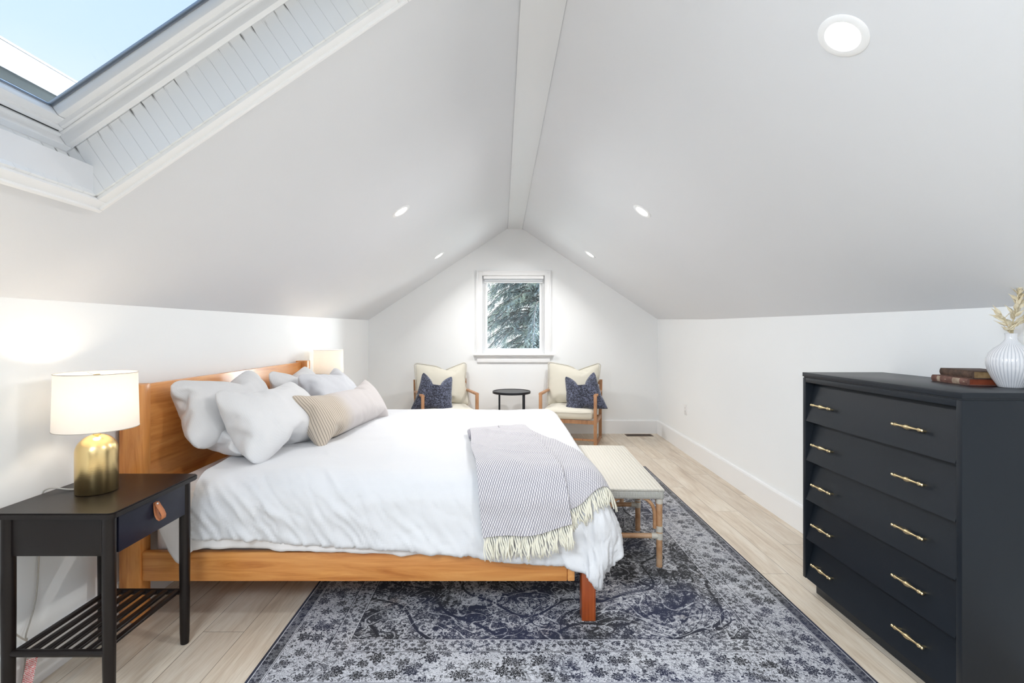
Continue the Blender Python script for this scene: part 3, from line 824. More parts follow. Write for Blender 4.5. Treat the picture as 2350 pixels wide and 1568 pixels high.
# ------------------------------------------------------------------ duvet drape: flat cloth coordinates -> space
DX1, DY0, DY1, DR, DZ = .365, 2.335, 4.115, .135, .683
def drape(x, y, off=0.0, wr=1.0):
    """x,y flat cloth coordinates (arrays); returns points and outward normals"""
    x = np.asarray(x, float); y = np.asarray(y, float)
    shp = x.shape
    def base(x, y):
        nx_ = np.minimum(x, DX1); ny_ = np.clip(y, DY0, DY1)
        ex, ey = x-nx_, y-ny_; d = np.hypot(ex, ey)+1e-9; ux, uy = ex/d, ey/d
        corner = np.clip(4*(ux*ux)*(uy*uy), 0, 1)*(uy < 0)      # only the near foot corner is free
        cornf = np.clip(4*(ux*ux)*(uy*uy), 0, 1)*(uy > 0)
        R = DR+.02*corner
        a = np.minimum(d/R, math.pi/2); rest = np.maximum(d-R*math.pi/2, 0)
        footw = np.clip(ux, 0, 1)**2
        phi = np.arctan2(ux, -uy)
        flare = .30*footw+.06*(1-footw)+corner*.34
        h = R*np.sin(a)+flare*rest-.55*rest*rest*footw-1.05*rest*rest*corner
        drop = R*(1-np.cos(a))+rest*np.sqrt(np.maximum(1-flare**2, .2))
        # soft vertical folds where the cloth gathers round the corner
        fold = np.sin(phi*6.5+.2)*.022*np.clip(rest/.25, 0, 1)*corner**.6
        h = h+fold
        # belly of the filling
        px = nx_+ux*h; py = ny_+uy*h
        pz = DZ-drop+.018*np.sin(np.clip((y-DY0)/(DY1-DY0), 0, 1)*math.pi)*np.clip((DX1-x)*2, 0, 1)
        side = np.clip(-uy, 0, 1)*np.clip(d/.1, 0, 1)
        # broad lumps of the filling
        pz = pz+.012*fbm(x*2.1, y*2.3, 5, 2)*(1-np.clip(d/.2, 0, 1))
        py = py-side*.016*fbm(x*3.1, d*5, 6, 2)*np.clip(d/.15, 0, 1)
        return np.stack([px, py, pz], -1)
    eps = 2e-3
    P = base(x, y); n = np.cross(base(x+eps, y)-P, base(x, y+eps)-P); n /= np.linalg.norm(n, axis=-1, keepdims=True)+1e-12
    # creases, only in metres of cloth
    ney = np.clip(DY0-y, 0, 1); nex = np.clip(x-DX1, 0, 1); hem = np.clip(ney/.36, 0, 1)
    sk = x-ney*.75                                # diagonal drag lines falling towards the foot
    headw = np.exp(-((x+1.0)/.42)**2)
    g = (ridge(sk*15+fbm(x*3, y*3, 3)*.8, ney*2.2, 11))**2*.012*headw*np.clip(ney/.12, 0, 1)
    g += (np.clip(ridge(sk*24+1.5*fbm(x*5, y*5, 4), ney*4, 12), 0, 1))**2*.009*np.clip((hem-.35)*1.8, 0, 1)
    g += .007*ridge(x*4.5+y*2, y*5-x*1.5, 13)*np.clip((hem-.1)*1.6, 0, 1)
    g += .0045*ridge(x*9+fbm(x*3, y*3, 9)*2, y*7+x*3, 14)*np.clip((hem-.2)*1.4+nex*3, .12, 1)
    def crease(u, v, sd): return np.clip((1-np.abs(vnoise(u, v, sd))-.80)/.20, 0, 1)**1.4
    g -= .0055*crease(sk*19+fbm(x*4, y*4, 60)*1.6, ney*3.2, 61)*np.clip((hem-.25)*2, 0, 1)
    g -= .0060*crease(sk*11+fbm(x*3, y*3, 62), ney*2.2, 63)*headw*np.clip(ney/.08, 0, 1)
    g -= .0035*crease(x*8+y*4+fbm(x*3, y*3, 64)*2, y*9-x*3, 65)*np.clip(hem*2+nex*4, .0, 1)
    top = 1-np.clip((ney+nex)/.1, 0, 1)
    g += top*(.0045*ridge(x*2.3+y*1.1+fbm(x, y, 20), y*3.1-x*.7, 15)+.003*ridge(x*5-y*3, y*4+x*2, 16)*np.clip(fbm(x*2, y*2, 18)*4, 0, 1))
    g += np.clip(nex*ney*60, 0, 1)*(.005*ridge(np.arctan2(nex, ney)*9, np.hypot(nex, ney)*4, 17))
    return P+n*(g*wr+off)[..., None], n
def hem_near(x):          # flat y of the near hem
    e = np.interp(x, [-1.45, -1.2, -.9, -.5, 0, .3, .5, .66, .76], [.352, .356, .368, .392, .438, .480, .535, .53, .45])
    return DY0-e+.008*vnoise(x*9, .5, 30)+.006*vnoise(x*25, .5, 31)
def build_duvet():
    nx, ny = 230, 240
    xs = np.linspace(-1.40, DX1+.40, nx); G = np.zeros((nx, ny, 2))
    for i, x in enumerate(xs):
        y0 = float(hem_near(x)); y1 = DY1+.33
        G[i, :, 0] = x; G[i, :, 1] = y0+(y1-y0)*np.linspace(0, 1, ny)
    # round the near foot corner of the flat cloth
    P, N = drape(G[..., 0], G[..., 1])
    G0 = P.copy()
    rows = [P]
    # hem rolls: extend near side and foot side under the cloth (puffy quilted edge)
    def roll(edge, inward, nrm):
        out = []
        r = .019
        for a in (35, 75, 115, 150, 175):
            t = math.radians(a)
            out.append(edge-nrm*(r*(1-math.cos(t)))-inward*(r*math.sin(t)))
        out.append(out[-1]+inward*.015-nrm*.008); out.append(out[-1]+inward*.015-nrm*.008)
        return out
    V_ = []; 
    near_in = P[:, 1]-P[:, 0]; near_in /= np.linalg.norm(near_in, axis=-1, keepdims=True)
    near = roll(P[:, 0], near_in, N[:, 0])
    far_in = P[:, -2]-P[:, -1]; far_in /= np.linalg.norm(far_in, axis=-1, keepdims=True)
    far = roll(P[:, -1], far_in, N[:, -1])
    full = np.concatenate([np.stack(near[::-1], 1), P, np.stack(far, 1)], 1)
    Nf = np.concatenate([np.repeat(N[:, :1], 7, 1), N, np.repeat(N[:, -1:], 7, 1)], 1)
    foot_in = full[-2]-full[-1]; foot_in /= np.linalg.norm(foot_in, axis=-1, keepdims=True)+1e-9
    foot = roll(full[-1], foot_in, Nf[-1])
    full = np.concatenate([full]+[f[None] for f in foot], 0)
    a, b = full.shape[:2]
    idx = np.arange(a*b).reshape(a, b)
    q = np.stack([idx[:-1, :-1], idx[1:, :-1], idx[1:, 1:], idx[:-1, 1:]], -1).reshape(-1, 4)
    o = obj('duvet', (full.reshape(-1, 3).tolist(), q.tolist()), M_DUVET, auto=None)
    tag(o, 'puffy white cotton duvet spread over the bed, its corner hanging at the foot', 'duvet')
    return o
build_duvet()

# ------------------------------------------------------------------ throw blanket
throw = thing('throw_blanket', 'grey leaf-weave throw with cream fringe draped over the foot of the duvet', 'throw blanket', (0, 0, 0))
def throw_layer(name, c, off, nu, nv, seed, tl=0):
    """c: four flat corners (top-left, top-right, bottom-right, bottom-left)"""
    c = np.array(c, float); s = np.linspace(0, 1, nu)[:, None]; t = np.linspace(0, 1, nv)[None, :]
    P = (c[0]*((1-s)*(1-t))[..., None]+c[1]*(s*(1-t))[..., None]+c[2]*(s*t)[..., None]+c[3]*((1-s)*t)[..., None])
    P[..., 0] += .008*np.sin(t*9+seed)*(1-t)*(s < .5); P[..., 1] += .010*np.sin(s*6.5+seed)*1
    wid = np.linalg.norm(c[1]-c[0]); hei = np.linalg.norm(c[3]-c[0])
    Q, N = drape(P[..., 0], P[..., 1], off, .5)
    w = .007*fbm(P[..., 0]*5+seed, P[..., 1]*6, 40+seed, 3)+.008*np.clip(ridge(P[..., 0]*3.2+P[..., 1]*2.2, P[..., 1]*2.6, 41+seed), 0, 1)**2
    Q = Q+N*(np.abs(w))[..., None]
    # edges turn down towards the duvet
    nv_, nu_ = Q.shape[1], Q.shape[0]
    idx = np.arange(nu_*nv_).reshape(nu_, nv_)
    q = np.stack([idx[:-1, :-1], idx[:-1, 1:], idx[1:, 1:], idx[1:, :-1]], -1).reshape(-1, 4)
    bm = bmesh.new(); vs = [bm.verts.new(p) for p in Q.reshape(-1, 3).tolist()]; uvl = bm.loops.layers.uv.verify()
    uu = (np.repeat(s, nv, 1)*wid).reshape(-1); vv = (np.repeat(t, nu, 0)*hei).reshape(-1)
    for k in q:
        f = bm.faces.new([vs[i] for i in k[::-1]])
        for lp, i in zip(f.loops, k[::-1]): lp[uvl].uv = (uu[i], vv[i])
    o = obj(name, bm, M_THROW, throw, auto=None)
    m = o.modifiers.new('thickness', 'SOLIDIFY'); m.thickness = .006; m.offset = -1
    m = o.modifiers.new('round', 'BEVEL'); m.width = .002; m.segments = 2; m.limit_method = 'ANGLE'; m.angle_limit = math.radians(60)
    return Q, N, o
def tassels(Q, N, n, L, seed, parent, flat_next):
    rng = random.Random(seed); bm = bmesh.new(); e = Q[:, -1]; nn = N[:, -1]
    dn = Q[:, -1]-Q[:, -3]; dn = dn/np.linalg.norm(dn, axis=-1, keepdims=True)
    for k in range(n):
        f = (k+.5)/n*(len(e)-1); i = int(f); i = min(i, len(e)-2); w = f-i
        p = Vector((e[i]*(1-w)+e[i+1]*w).tolist()); d = Vector(dn[i].tolist()); nv = Vector(nn[i].tolist()); tg = Vector((e[i+1]-e[i]).tolist()).normalized()
        for st in range(2):
            l = L*rng.uniform(.82, 1.12); dev = rng.uniform(-.22, .22); pts = []
            gdir = (d*.75+Vector((0, 0, -.35))).normalized() if flat_next else d
            off = nv*(.0005+st*.002)
            for s_ in range(6):
                t = s_/5
                pts.append(p+gdir*(l*t)+tg*(dev*l*t*t+.003*math.sin(t*7+k+st))+off+nv*(.004*math.sin(t*3.14)+.004*t))
            tube(bm, pts, [.0015, .0030, .0031, .0031, .0031, .0020], 6)
    return obj('fringe', bm, M_FRINGE, parent, auto=None, label='cream twisted wool fringe')
QB, NB, lb = throw_layer('under_layer', [(-.16, 3.02), (.145, 3.235), (.545, 2.275), (.265, 2.085)], .010, 60, 140, 2)
tassels(QB, NB, 30, .088, 5, throw, True)
QA, NA, la = throw_layer('top_layer', [(-.205, 3.0), (.145, 3.25), (.312, 2.045), (-.085, 1.985)], .024, 70, 170, 1)
tassels(QA, NA, 46, .098, 6, throw, False)
bm = bmesh.new()      # rolled fold along the top-left edge of the throw
ed = QA[:, 0]; 
lf = QA[0, :26]
tube(bm, [Vector(p.tolist())+Vector((-.004, 0, -.010)) for p in lf[::5]], [.010, .013, .013, .012, .009, .006][:len(lf[::5])], 12)
o = obj('rolled_edge', bm, M_THROW, throw, auto=None)

# ------------------------------------------------------------------ pillows
def pillow(name, key, mat, label, c, right, up, size=(1, 1, 1), bend=0, sag=0, twist=0, wr=.006, seed=0, flip=False, cat='pillow', group=None, parent=None, noseam=False):
    co, fs, rim, uv = PILLOWS[key]; co = co*np.array(size)
    if flip: co = co*np.array([-1, 1, -1])
    x, y, z = co[:, 0].copy(), co[:, 1].copy(), co[:, 2].copy()
    hh = co[:, 1].max()
    # slumped: belly sinks towards the bottom edge, top leans back
    k = 1+sag*(-y/hh); z = z*k
    z = z-bend*(y/hh)**2*np.sign(1)+.0
    z = z+twist*x*y
    w = wr*(ridge(x*9+seed, y*7+seed*2, seed+50)*.6+ridge(x*17+y*6, y*15-x*4+seed, seed+51)*.4)
    z = z+w*np.sign(z)*np.clip(np.abs(z)/.03, 0, 1)
    right = Vector(right).normalized(); up = Vector(up); up = (up-right*up.dot(right)).normalized(); nrm = right.cross(up)
    o = obj(name, (np.stack([x, y, z], -1).tolist(), fs), mat, parent, auto=None)
    ul = o.data.uv_layers.new(name='UVMap')
    for lp in o.data.loops: ul.data[lp.index].uv = uv[lp.vertex_index]
    M = Matrix((right, up, nrm)).transposed().to_4x4(); M.translation = Vector(c); o.matrix_world = M
    if parent is None: tag(o, label, cat, group)
    subsurf(o, 2)
    return o, rim
GP = 'bed pillows against the headboard'
# right = +Y direction of the image depth, up = leaning back to the headboard; nrm must face the foot (+X)
R_ = (0, 1, 0)
# near half, against the headboard (two stacked)
pillow('bed_pillow', 'std_b', M_PIL, 'white pillow lying flat beside the near headboard post, lowest of the pile', (-1.43, 2.77, .775), (.04, 1, 0), (-.93, 0, .34), (.88, .70, .58), wr=.007, seed=3, group=GP)
pillow('bed_pillow', 'std_a', M_PIL, 'white pillow leaning on the headboard nearest the lit bedside table, half hidden', (-1.535, 2.765, .925), (.02, 1, 0), (-.42, 0, .9), (1.20, .80, .78), sag=.2, wr=.008, seed=5, group=GP)
pillow('bed_pillow', 'std_b', M_PIL, 'white pillow in front of the near pile, its lower corner pointing at the camera', (-1.262, 2.735, .855), (.16, 1, -.02), (-.52, .16, .84), (.94, .90, .85), sag=.15, wr=.008, seed=7, flip=True, group=GP)
pillow('bed_pillow', 'std_a', M_PIL, 'white pillow leaning on the headboard behind the pale grey pillow', (-1.535, 3.70, .885), (0, 1, 0), (-.40, 0, .9), (1.05, .82, .72), sag=.2, wr=.008, seed=9, flip=True, group=GP)
pillow('bed_pillow', 'std_b', M_PIL2, 'pale grey pillow in front of the far headboard post beside the small lamp', (-1.30, 3.73, .865), (.10, 1, 0), (-.50, .05, .85), (.90, .86, .85), sag=.15, wr=.008, seed=12, group=GP)
pillow('lumbar_pillow', 'lumb', M_STRIPE, 'long beige striped lumbar pillow lying in front of the white pillows', (-1.035, 3.27, .820), (.13, 1, -.01), (-.50, .06, .85), (1.0, .93, .85), sag=.15, wr=.006, seed=15)

# ------------------------------------------------------------------ bedside tables and lamps
NT = .718
def nightstand(label, x1, y0, y1, flip=False):
    """front (drawer) faces +x; x1 front edge, y0..y1 along the wall"""
    x0 = x1-.435; D = Vector((x1, (y0+y1)/2, 0))
    t = thing('bedside_table', label, 'bedside table', (0, 0, 0), group='bedside tables')
    bm = bmesh.new()
    poly = []
    r = .022
    for cx, cy, a0 in ((x1-r, y1-r, 0), (x0+r, y1-r, 90), (x0+r, y0+r, 180), (x1-r, y0+r, 270)):
        for k in range(7):
            a = math.radians(a0+k*15); poly.append((cx+r*math.cos(a), cy+r*math.sin(a)))
    prism(bm, poly, 'z', NT-.022, NT)
    bmesh.ops.bevel(bm, geom=[e for e in bm.edges if abs(e.verts[0].co.z-e.verts[1].co.z) < 1e-5], offset=.004, segments=2, affect='EDGES')
    obj('tabletop', bm, M_STAND, t)
    for lx in (x0+.046, x1-.040):
        for ly in (y0+.038, y1-.038):
            bm = bmesh.new(); lathe(bm, [(.013, 0), (.0165, .004), (.0185, .05), (.0205, .35), (.0205, NT-.0225)], 24, (lx, ly, 0)); obj('leg', bm, M_STAND, t)
    lx0, lx1, ly0, ly1 = x0+.046, x1-.040, y0+.038, y1-.038
    for y in (ly0, ly1):
        bm = bmesh.new(); bx(bm, ((lx0+lx1)/2, y, NT-.022-.068), (lx1-lx0-.036, .018, .134), bevel=.002); obj('apron', bm, M_STAND, t)
    bm = bmesh.new(); bx(bm, (lx0, (ly0+ly1)/2, NT-.09), (.018, ly1-ly0-.036, .134), bevel=.002); obj('back_panel', bm, M_STAND, t)
    bm = bmesh.new(); bx(bm, ((lx0+lx1)/2, (ly0+ly1)/2, NT-.150), (lx1-lx0-.03, ly1-ly0-.03, .008)); obj('bottom_panel', bm, M_STAND, t)
    bm = bmesh.new(); bx(bm, (lx1+.006, (ly0+ly1)/2, NT-.022-.070), (.020, ly1-ly0-.044, .130), bevel=.002)
    dr = obj('drawer', bm, M_STANDF, t)
    # leather loop pull, rivet on top
    hy, hz, hx = (ly0+ly1)/2, NT-.054, lx1+.0165
    bm = bmesh.new()
    prof = [(.000, .012), (.002, .0), (.003, -.018), (.006, -.036), (.013, -.050), (.022, -.056), (.030, -.050), (.031, -.038), (.024, -.022), (.013, -.006), (.006, .006), (.0045, .012)]
    w_ = .0125; A = []; th = .0022
    for sgn in (-1, 1):
        A.append([bm.verts.new((hx+p[0]+th*.5, hy+sgn*w_*(1 if p[1] < .008 else .75), hz+p[1])) for p in prof])
    for k in range(len(prof)-1): bm.faces.new((A[0][k], A[0][k+1], A[1][k+1], A[1][k]))
    h = obj('handle', bm, M_LEATHER, dr, label='tan leather loop pull'); m = h.modifiers.new('thickness', 'SOLIDIFY'); m.thickness = th
    bm = bmesh.new(); bmesh.ops.create_uvsphere(bm, u_segments=16, v_segments=8, radius=.0062)
    for v in bm.verts: v.co = Vector((v.co.x*.45+hx+.0085, v.co.y+hy, v.co.z+hz+.004))
    obj('rivet', bm, M_STEEL, dr)
    # slatted shelf
    for y in (ly0, ly1):
        bm = bmesh.new(); tube(bm, [(lx0+.012, y, .222), ((lx0+lx1)/2, y, .222), (lx1-.012, y, .222)], .0125, 14); obj('rail', bm, M_STAND, t)
    n = 7
    for k in range(n):
        x = lx0+.028+(lx1-lx0-.056)*k/(n-1)
        bm = bmesh.new(); bx(bm, (x, (ly0+ly1)/2, .2265), (.027, ly1-ly0-.006, .013), bevel=.006, seg=4); obj('slat', bm, M_STAND, t)
    return t
nightstand('near black-brown bedside table with leather drawer loop and slatted shelf', -1.320, 1.652, 2.130)
nightstand('far bedside table in the gap beyond the bed, hidden under the small lamp', -1.330, 4.30, 4.778)

def table_lamp(label, x, y, energy, grp='brass table lamps'):
    t = thing('table_lamp', label, 'lamp', (x, y, NT), group=grp)
    bm = bmesh.new(); r, H = .0675, .222
    prof = [(0, .0), (r-.003, 0), (r, .003), (r, H-r)]+[(r*math.cos(a), H-r+r*math.sin(a)) for a in [math.radians(k) for k in range(6, 90, 6)]]+[(0.0001, H)]
    lathe(bm, prof, 64, close=False); obj('lamp_base', bm, M_BRASS, t, auto=60)
    bm = bmesh.new(); lathe(bm, [(.013, H-.006), (.013, H+.004), (.009, H+.010), (.009, H+.06), (.015, H+.062), (.015, H+.10)], 20); obj('neck', bm, M_BRASS, t)
    z0, z1 = .245, .458; bm = bmesh.new()
    lathe(bm, [(.1335, z0), (.1285, z1), (.1275, z1), (.1325, z0)], 72, close=False)
    sh = obj('lamp_shade', bm, M_SHADE, t, auto=60)
    for rr, zz in ((.1335, z0), (.1287, z1)):
        bm = bmesh.new(); tube(bm, [(rr*math.cos(2*math.pi*k/64), rr*math.sin(2*math.pi*k/64), zz) for k in range(65)], .0014, 6, cap=False); obj('shade_rim', bm, M_RIM, sh)
    bm = bmesh.new()
    for k in range(3):
        a = k*2*math.pi/3+.4; tube(bm, [(0, 0, z1-.012), (.127*math.cos(a), .127*math.sin(a), z1-.004)], .0014, 6)
    tube(bm, [(0, 0, H+.09), (0, 0, z1-.012)], .0016, 6); obj('spider', bm, M_STEEL, t)
    bm = bmesh.new(); lathe(bm, [(.003, z1-.034), (.012, z1-.030), (.012, z1-.008), (.009, z1-.004), (0, z1-.003)], 20); obj('finial', bm, M_BRASS, t)
    bm = bmesh.new(); lathe(bm, [(0, H+.10), (.014, H+.10), (.027, H+.135), (.027, H+.15), (.018, H+.168), (0, H+.172)], 24); b_ = obj('bulb', bm, M_BULB, t)
    b_.visible_shadow = True
    l = lamp('bulb_light', 'POINT', (0, 0, H+.150), energy, (1, .84, .66), shadow_soft_size=.032); l.parent = t
    return t
LX, LY = -1.571, 1.893
lampa = table_lamp('large lit table lamp with brass dome base on the near bedside table', LX, LY, 3.4)
table_lamp('small-looking lit lamp beyond the bed, only its shade showing over the pillows', -1.600, 4.50, 3.4)

def curve_tube(name, pts, r, mat, parent, n=8, res=10, label=None):
    P = [Vector(p) for p in pts]; out = []
    for i in range(len(P)-1):
        p0 = P[max(i-1, 0)]; p1 = P[i]; p2 = P[i+1]; p3 = P[min(i+2, len(P)-1)]
        for k in range(res):
            t = k/res
            out.append(.5*((2*p1)+(p2-p0)*t+(2*p0-5*p1+4*p2-p3)*t*t+(3*p1-p0-3*p2+p3)*t**3))
    out.append(P[-1]); bm = bmesh.new(); tube(bm, out, r, n); return obj(name, bm, mat, parent, label=label)
M_CORD = Mat('clear_grey_cord', (.42, .40, .36), .25, Coat_Weight=.5).m
o = curve_tube('cord', [(LX-.062, LY+.02, NT+.004), (-1.68, 1.90, NT+.004), (-1.745, 1.875, NT+.014), (-1.763, 1.868, NT-.03), (-1.764, 1.86, .50), (-1.762, 1.845, .33), (-1.755, 1.80, .22), (-1.750, 1.79, .205), (-1.758, 1.73, .29), (-1.762, 1.70, .36), (-1.764, 1.66, .42), (-1.766, 1.60, .445)], .0028, M_CORD, None)
o.parent = lampa; o.matrix_parent_inverse = Matrix.Translation((-LX, -LY, -NT)); lampc = o
o['label'] = 'clear grey lamp cord falling behind the table'
M_TAGM = Mat('warning_tag'); x_, y_, z_ = M_TAGM.xyz(M_TAGM.coord())
ln_ = (((z_/.0062).frac()-.5).abs()).lt(.26)*((M_TAGM.noise(M_TAGM.vec(y_*380, x_*380, (z_/.0062).floor()), 1, 1)).gt(.42))
M_TAGM.color(M_TAGM.mix(ln_, (.86, .74, .72), (.70, .08, .08)))
c2 = curve_tube('extension_cord', [(-1.752, 1.80, .205), (-1.750, 1.79, .12), (-1.748, 1.775, .05), (-1.742, 1.73, .006), (-1.744, 1.62, .006)], .0026, M_CORD, None)
c2.parent = lampa; c2.matrix_parent_inverse = Matrix.Translation((-LX, -LY, -NT)); c2.name = 'cord'
bm = bmesh.new(); bx(bm, (-1.722, 1.778, .092), (.0012, .030, .095), rot=Matrix.Rotation(math.radians(-14), 3, 'X')@Matrix.Rotation(math.radians(-38), 3, 'Z'))
tg_ = obj('warning_tag', bm, M_TAGM.m, c2, smooth=False, label='white tag with fine red print')
tg_.matrix_parent_inverse = Matrix.Identity(4)

# outlets
def outlet(label, loc, rz, plug=False):
    t = thing('wall_outlet', label, 'outlet', loc, rz)       # local: plate in xz facing -y
    bm = bmesh.new(); bx(bm, (0, -.003, 0), (.072, .006, .116), bevel=.002); obj('cover_plate', bm, M_PLASTIC, t)
    for dz in (.020, -.020):
        bm = bmesh.new(); lathe(bm, [(.0165, 0), (.0165, .002), (.0, .002)], 24)
        for v in bm.verts: v.co = Vector((v.co.x, -.006-v.co.z, v.co.y*.86+dz))
        s_ = obj('socket', bm, M_PLASTIC, t)
        bm = bmesh.new()
        for dx, hh in ((-.0062, .008), (.0062, .0065)): bx(bm, (dx, -.0078, dz+.003), (.0018, .0012, hh))
        bx(bm, (0, -.0078, dz-.008), (.004, .0012, .004)); obj('slot', bm, M_SLOT, s_, smooth=False)
    if plug:
        bm = bmesh.new(); bx(bm, (0, -.020, .020), (.022, .028, .026), bevel=.006, seg=3); obj('plug', bm, M_PLASTIC, t)
    return t
outlet('double outlet low on the left wall at the edge behind the bedside table', (XL+.0005, 1.615, .425), math.pi/2, True)
outlet('small white outlet on the right wall near the far corner', (XR(5.55)-.001, U0 and 1120*XR(5.3)/(1573-U0), .48), -math.pi/2)

# ------------------------------------------------------------------ cane bench
bench = thing('cane_bench', 'cream woven bench on bent rattan legs at the foot of the bed', 'bench', (0, 0, 0))
BL, BWd, BZ = 1.07, .355, .452
Rb = Matrix.Rotation(math.radians(-2.1), 4, 'Z'); ob = Vector((.735, 2.748, 0))
def bp(x, y, z): v = Rb@Vector((x, y, z))+ob; return v        # x across (-..+), y along from the near end
def bpo(o):
    o.matrix_parent_inverse = Matrix.Identity(4); o.matrix_basis = Matrix.Translation(ob)@Rb; return o
bm = bmesh.new(); bx(bm, (0, BL/2, BZ-.006), (BWd+.004, BL+.004, .014), bevel=.006, seg=3)
for v in bm.verts:
    if v.co.z > BZ-.004: v.co.z += .004*(1-(v.co.x/(BWd/2))**2)
bpo(obj('seat', bm, M_CANE, bench))
bm = bmesh.new(); bx(bm, (0, BL/2, BZ-.034), (BWd, BL, .048), bevel=.010, seg=3); bpo(obj('seat_edge', bm, M_CANES, bench))
lx_ = BWd/2-.022; lys = [.022, .022+.505, BL-.022]
for sx in (-1, 1):
    for ly in lys:
        bm = bmesh.new(); tube(bm, [(sx*lx_, ly, RUGZ), (sx*lx_, ly, .2), (sx*lx_, ly, BZ-.03)], [.0165, .0170, .0170], 16)
        lg = bpo(obj('leg', bm, M_RATTAN, bench))
        for z0, z1 in ((.165, .200), (.208, .240), (BZ-.085, BZ-.058)):
            bm = bmesh.new(); tube(bm, [(sx*lx_, ly, z0), (sx*lx_, ly, z1)], .0195, 16); obj('binding', bm, M_BIND, lg)
for i, ly in enumerate(lys):
    bm = bmesh.new(); tube(bm, [(-lx_, ly, .182), (lx_, ly, .182)], .0145, 14)
    s_ = bpo(obj('stretcher', bm, M_RATTAN, bench))
    for sx in (-1, 1):
        bm = bmesh.new(); tube(bm, [(sx*(lx_-.045), ly, .182), (sx*(lx_-.01), ly, .182)], .0172, 14); obj('binding', bm, M_BIND, s_)
    # bent braces under the seat
    for sx in (-1, 1):
        bm = bmesh.new(); tube(bm, [(sx*(lx_-.026), ly, .225)]+[(sx*(lx_-.026-.085*(1-math.cos(a))), ly, .30+.10*math.sin(a)) for a in [math.radians(k) for k in range(0, 91, 10)]], .0105, 12)
        bpo(obj('brace', bm, M_RATTAN, bench))
for sx in (-1, 1):
    for a_, b_ in ((lys[0], 1), (lys[1], -1), (lys[1], 1), (lys[2], -1)):
        bm = bmesh.new(); tube(bm, [(sx*lx_, a_+b_*.026, .225)]+[(sx*lx_, a_+b_*(.026+.085*(1-math.cos(a))), .30+.10*math.sin(a)) for a in [math.radians(k) for k in range(0, 91, 10)]], .0105, 12)
        bpo(obj('brace', bm, M_RATTAN, bench))

# ------------------------------------------------------------------ armchairs
def armchair(label, loc, rz, group='wooden armchairs'):
    """local: front towards -y, width x, origin at the centre of the floor footprint"""
    t = thing('armchair', label, 'armchair', loc, rz, group)
    w, d = .345, .30; s = .036
    for sx in (-1, 1):
        x = sx*(w-s/2)
        bm = bmesh.new(); bx(bm, (x, -d+s/2, .305), (s, s, .61), bevel=.003); obj('front_leg', bm, M_TEAK, t)
        bm = bmesh.new(); R = Matrix.Rotation(math.radians(-9), 3, 'X')
        prism(bm, [(d-.05-s/2, 0), (d-.05+s/2, 0), (d-.05+s/2+.0, .34), (d+.02+s/2, .735), (d+.02-s/2+.004, .735), (d-.05-s/2, .34)], 'x', x-s/2, x+s/2); obj('back_leg', bm, M_TEAK, t, smooth=False)
        bm = bmesh.new(); bx(bm, (x, (-d+d)/2-.01, .598), (s+.006, 2*d-.03, .024), bevel=.003); obj('armrest', bm, M_TEAK, t)
        bm = bmesh.new(); bx(bm, (x, -.02, .020), (s-.004, 2*d-.09, .030), bevel=.003); obj('runner', bm, M_TEAK, t)
        bm = bmesh.new(); bx(bm, (x, -.02, .285), (s-.010, 2*d-.09, .050), bevel=.003); obj('side_rail', bm, M_TEAK, t)
    for y, z, hh, nm in ((-d+s/2, .285, .045, 'front_rail'), (d-.05, .27, .045, 'back_rail'), (-d+s/2+.01, .075, .022, 'stretcher'), (d+.012, .70, .05, 'top_rail')):
        bm = bmesh.new(); bx(bm, (0, y, z), (2*w-2*s, .024, hh), bevel=.003); obj(nm, bm, M_TEAK, t)
    # boxed seat cushion with flanged piping
    n = 26; vs = []; bm = bmesh.new(); bx(bm, (0, 0, 0), (.60, .56, .115), bevel=.045, seg=6)
    bmesh.ops.subdivide_edges(bm, edges=[e for e in bm.edges if e.calc_length() > .1], cuts=8, use_grid_fill=True)
    for v in bm.verts:
        p = v.co; k = (1-(p.x/.31)**2)*(1-(p.y/.29)**2); p.z += (.020 if p.z > 0 else 0)*k+.004*float(vnoise(p.x*11, p.y*11, 4)); p.y -= .010*(1-(p.x/.3)**2)*(p.y < 0)
        v.co = Vector((p.x, p.y-.03, p.z+.369))
    cu = obj('seat_cushion', bm, M_LINEN, t, auto=None)
    bm = bmesh.new(); pts = []
    for k in range(97):
        a = 2*math.pi*k/96; c_, s_ = math.cos(a), math.sin(a); e_ = .22
        pts.append((.302*math.copysign(abs(c_)**e_, c_), -.03-.004+.282*math.copysign(abs(s_)**e_, s_), .392+.004*math.sin(a*5+1)))
    tube(bm, pts, .0065, 7, cap=False); obj('piping', bm, M_PIPE, cu)
    # back cushion
    lean = math.radians(13)
    o, rim = pillow('back_cushion', 'seat', M_LINEN, '', (0, 0, 0), (1, 0, 0), (0, 0, 1), (1.13, .97, .80), sag=.25, wr=.004, seed=2, parent=t)
    M = Matrix((Vector((1, 0, 0)), Vector((0, math.sin(lean), math.cos(lean))), Vector((0, -math.cos(lean), math.sin(lean))))).transposed().to_4x4()
    M.translation = Vector((0, .195, .670)); o.matrix_parent_inverse = Matrix.Identity(4); o.matrix_basis = M
    me = o.data; bm = bmesh.new(); rp = [me.vertices[i].co.copy() for i in rim]; cen = Vector((0, 0, 0))
    tube(bm, [p*1.012 for p in rp]+[rp[0]*1.012], .0065, 7, cap=False); q = obj('piping', bm, M_PIPE, o)
    return t
c1 = armchair('wooden armchair with cream cushions on the left of the round table', (-.700, 6.035, 0), math.radians(18.5))
c2_ = armchair('wooden armchair with cream cushions on the right of the round table', (.862, 6.06, 0), math.radians(-17.5))
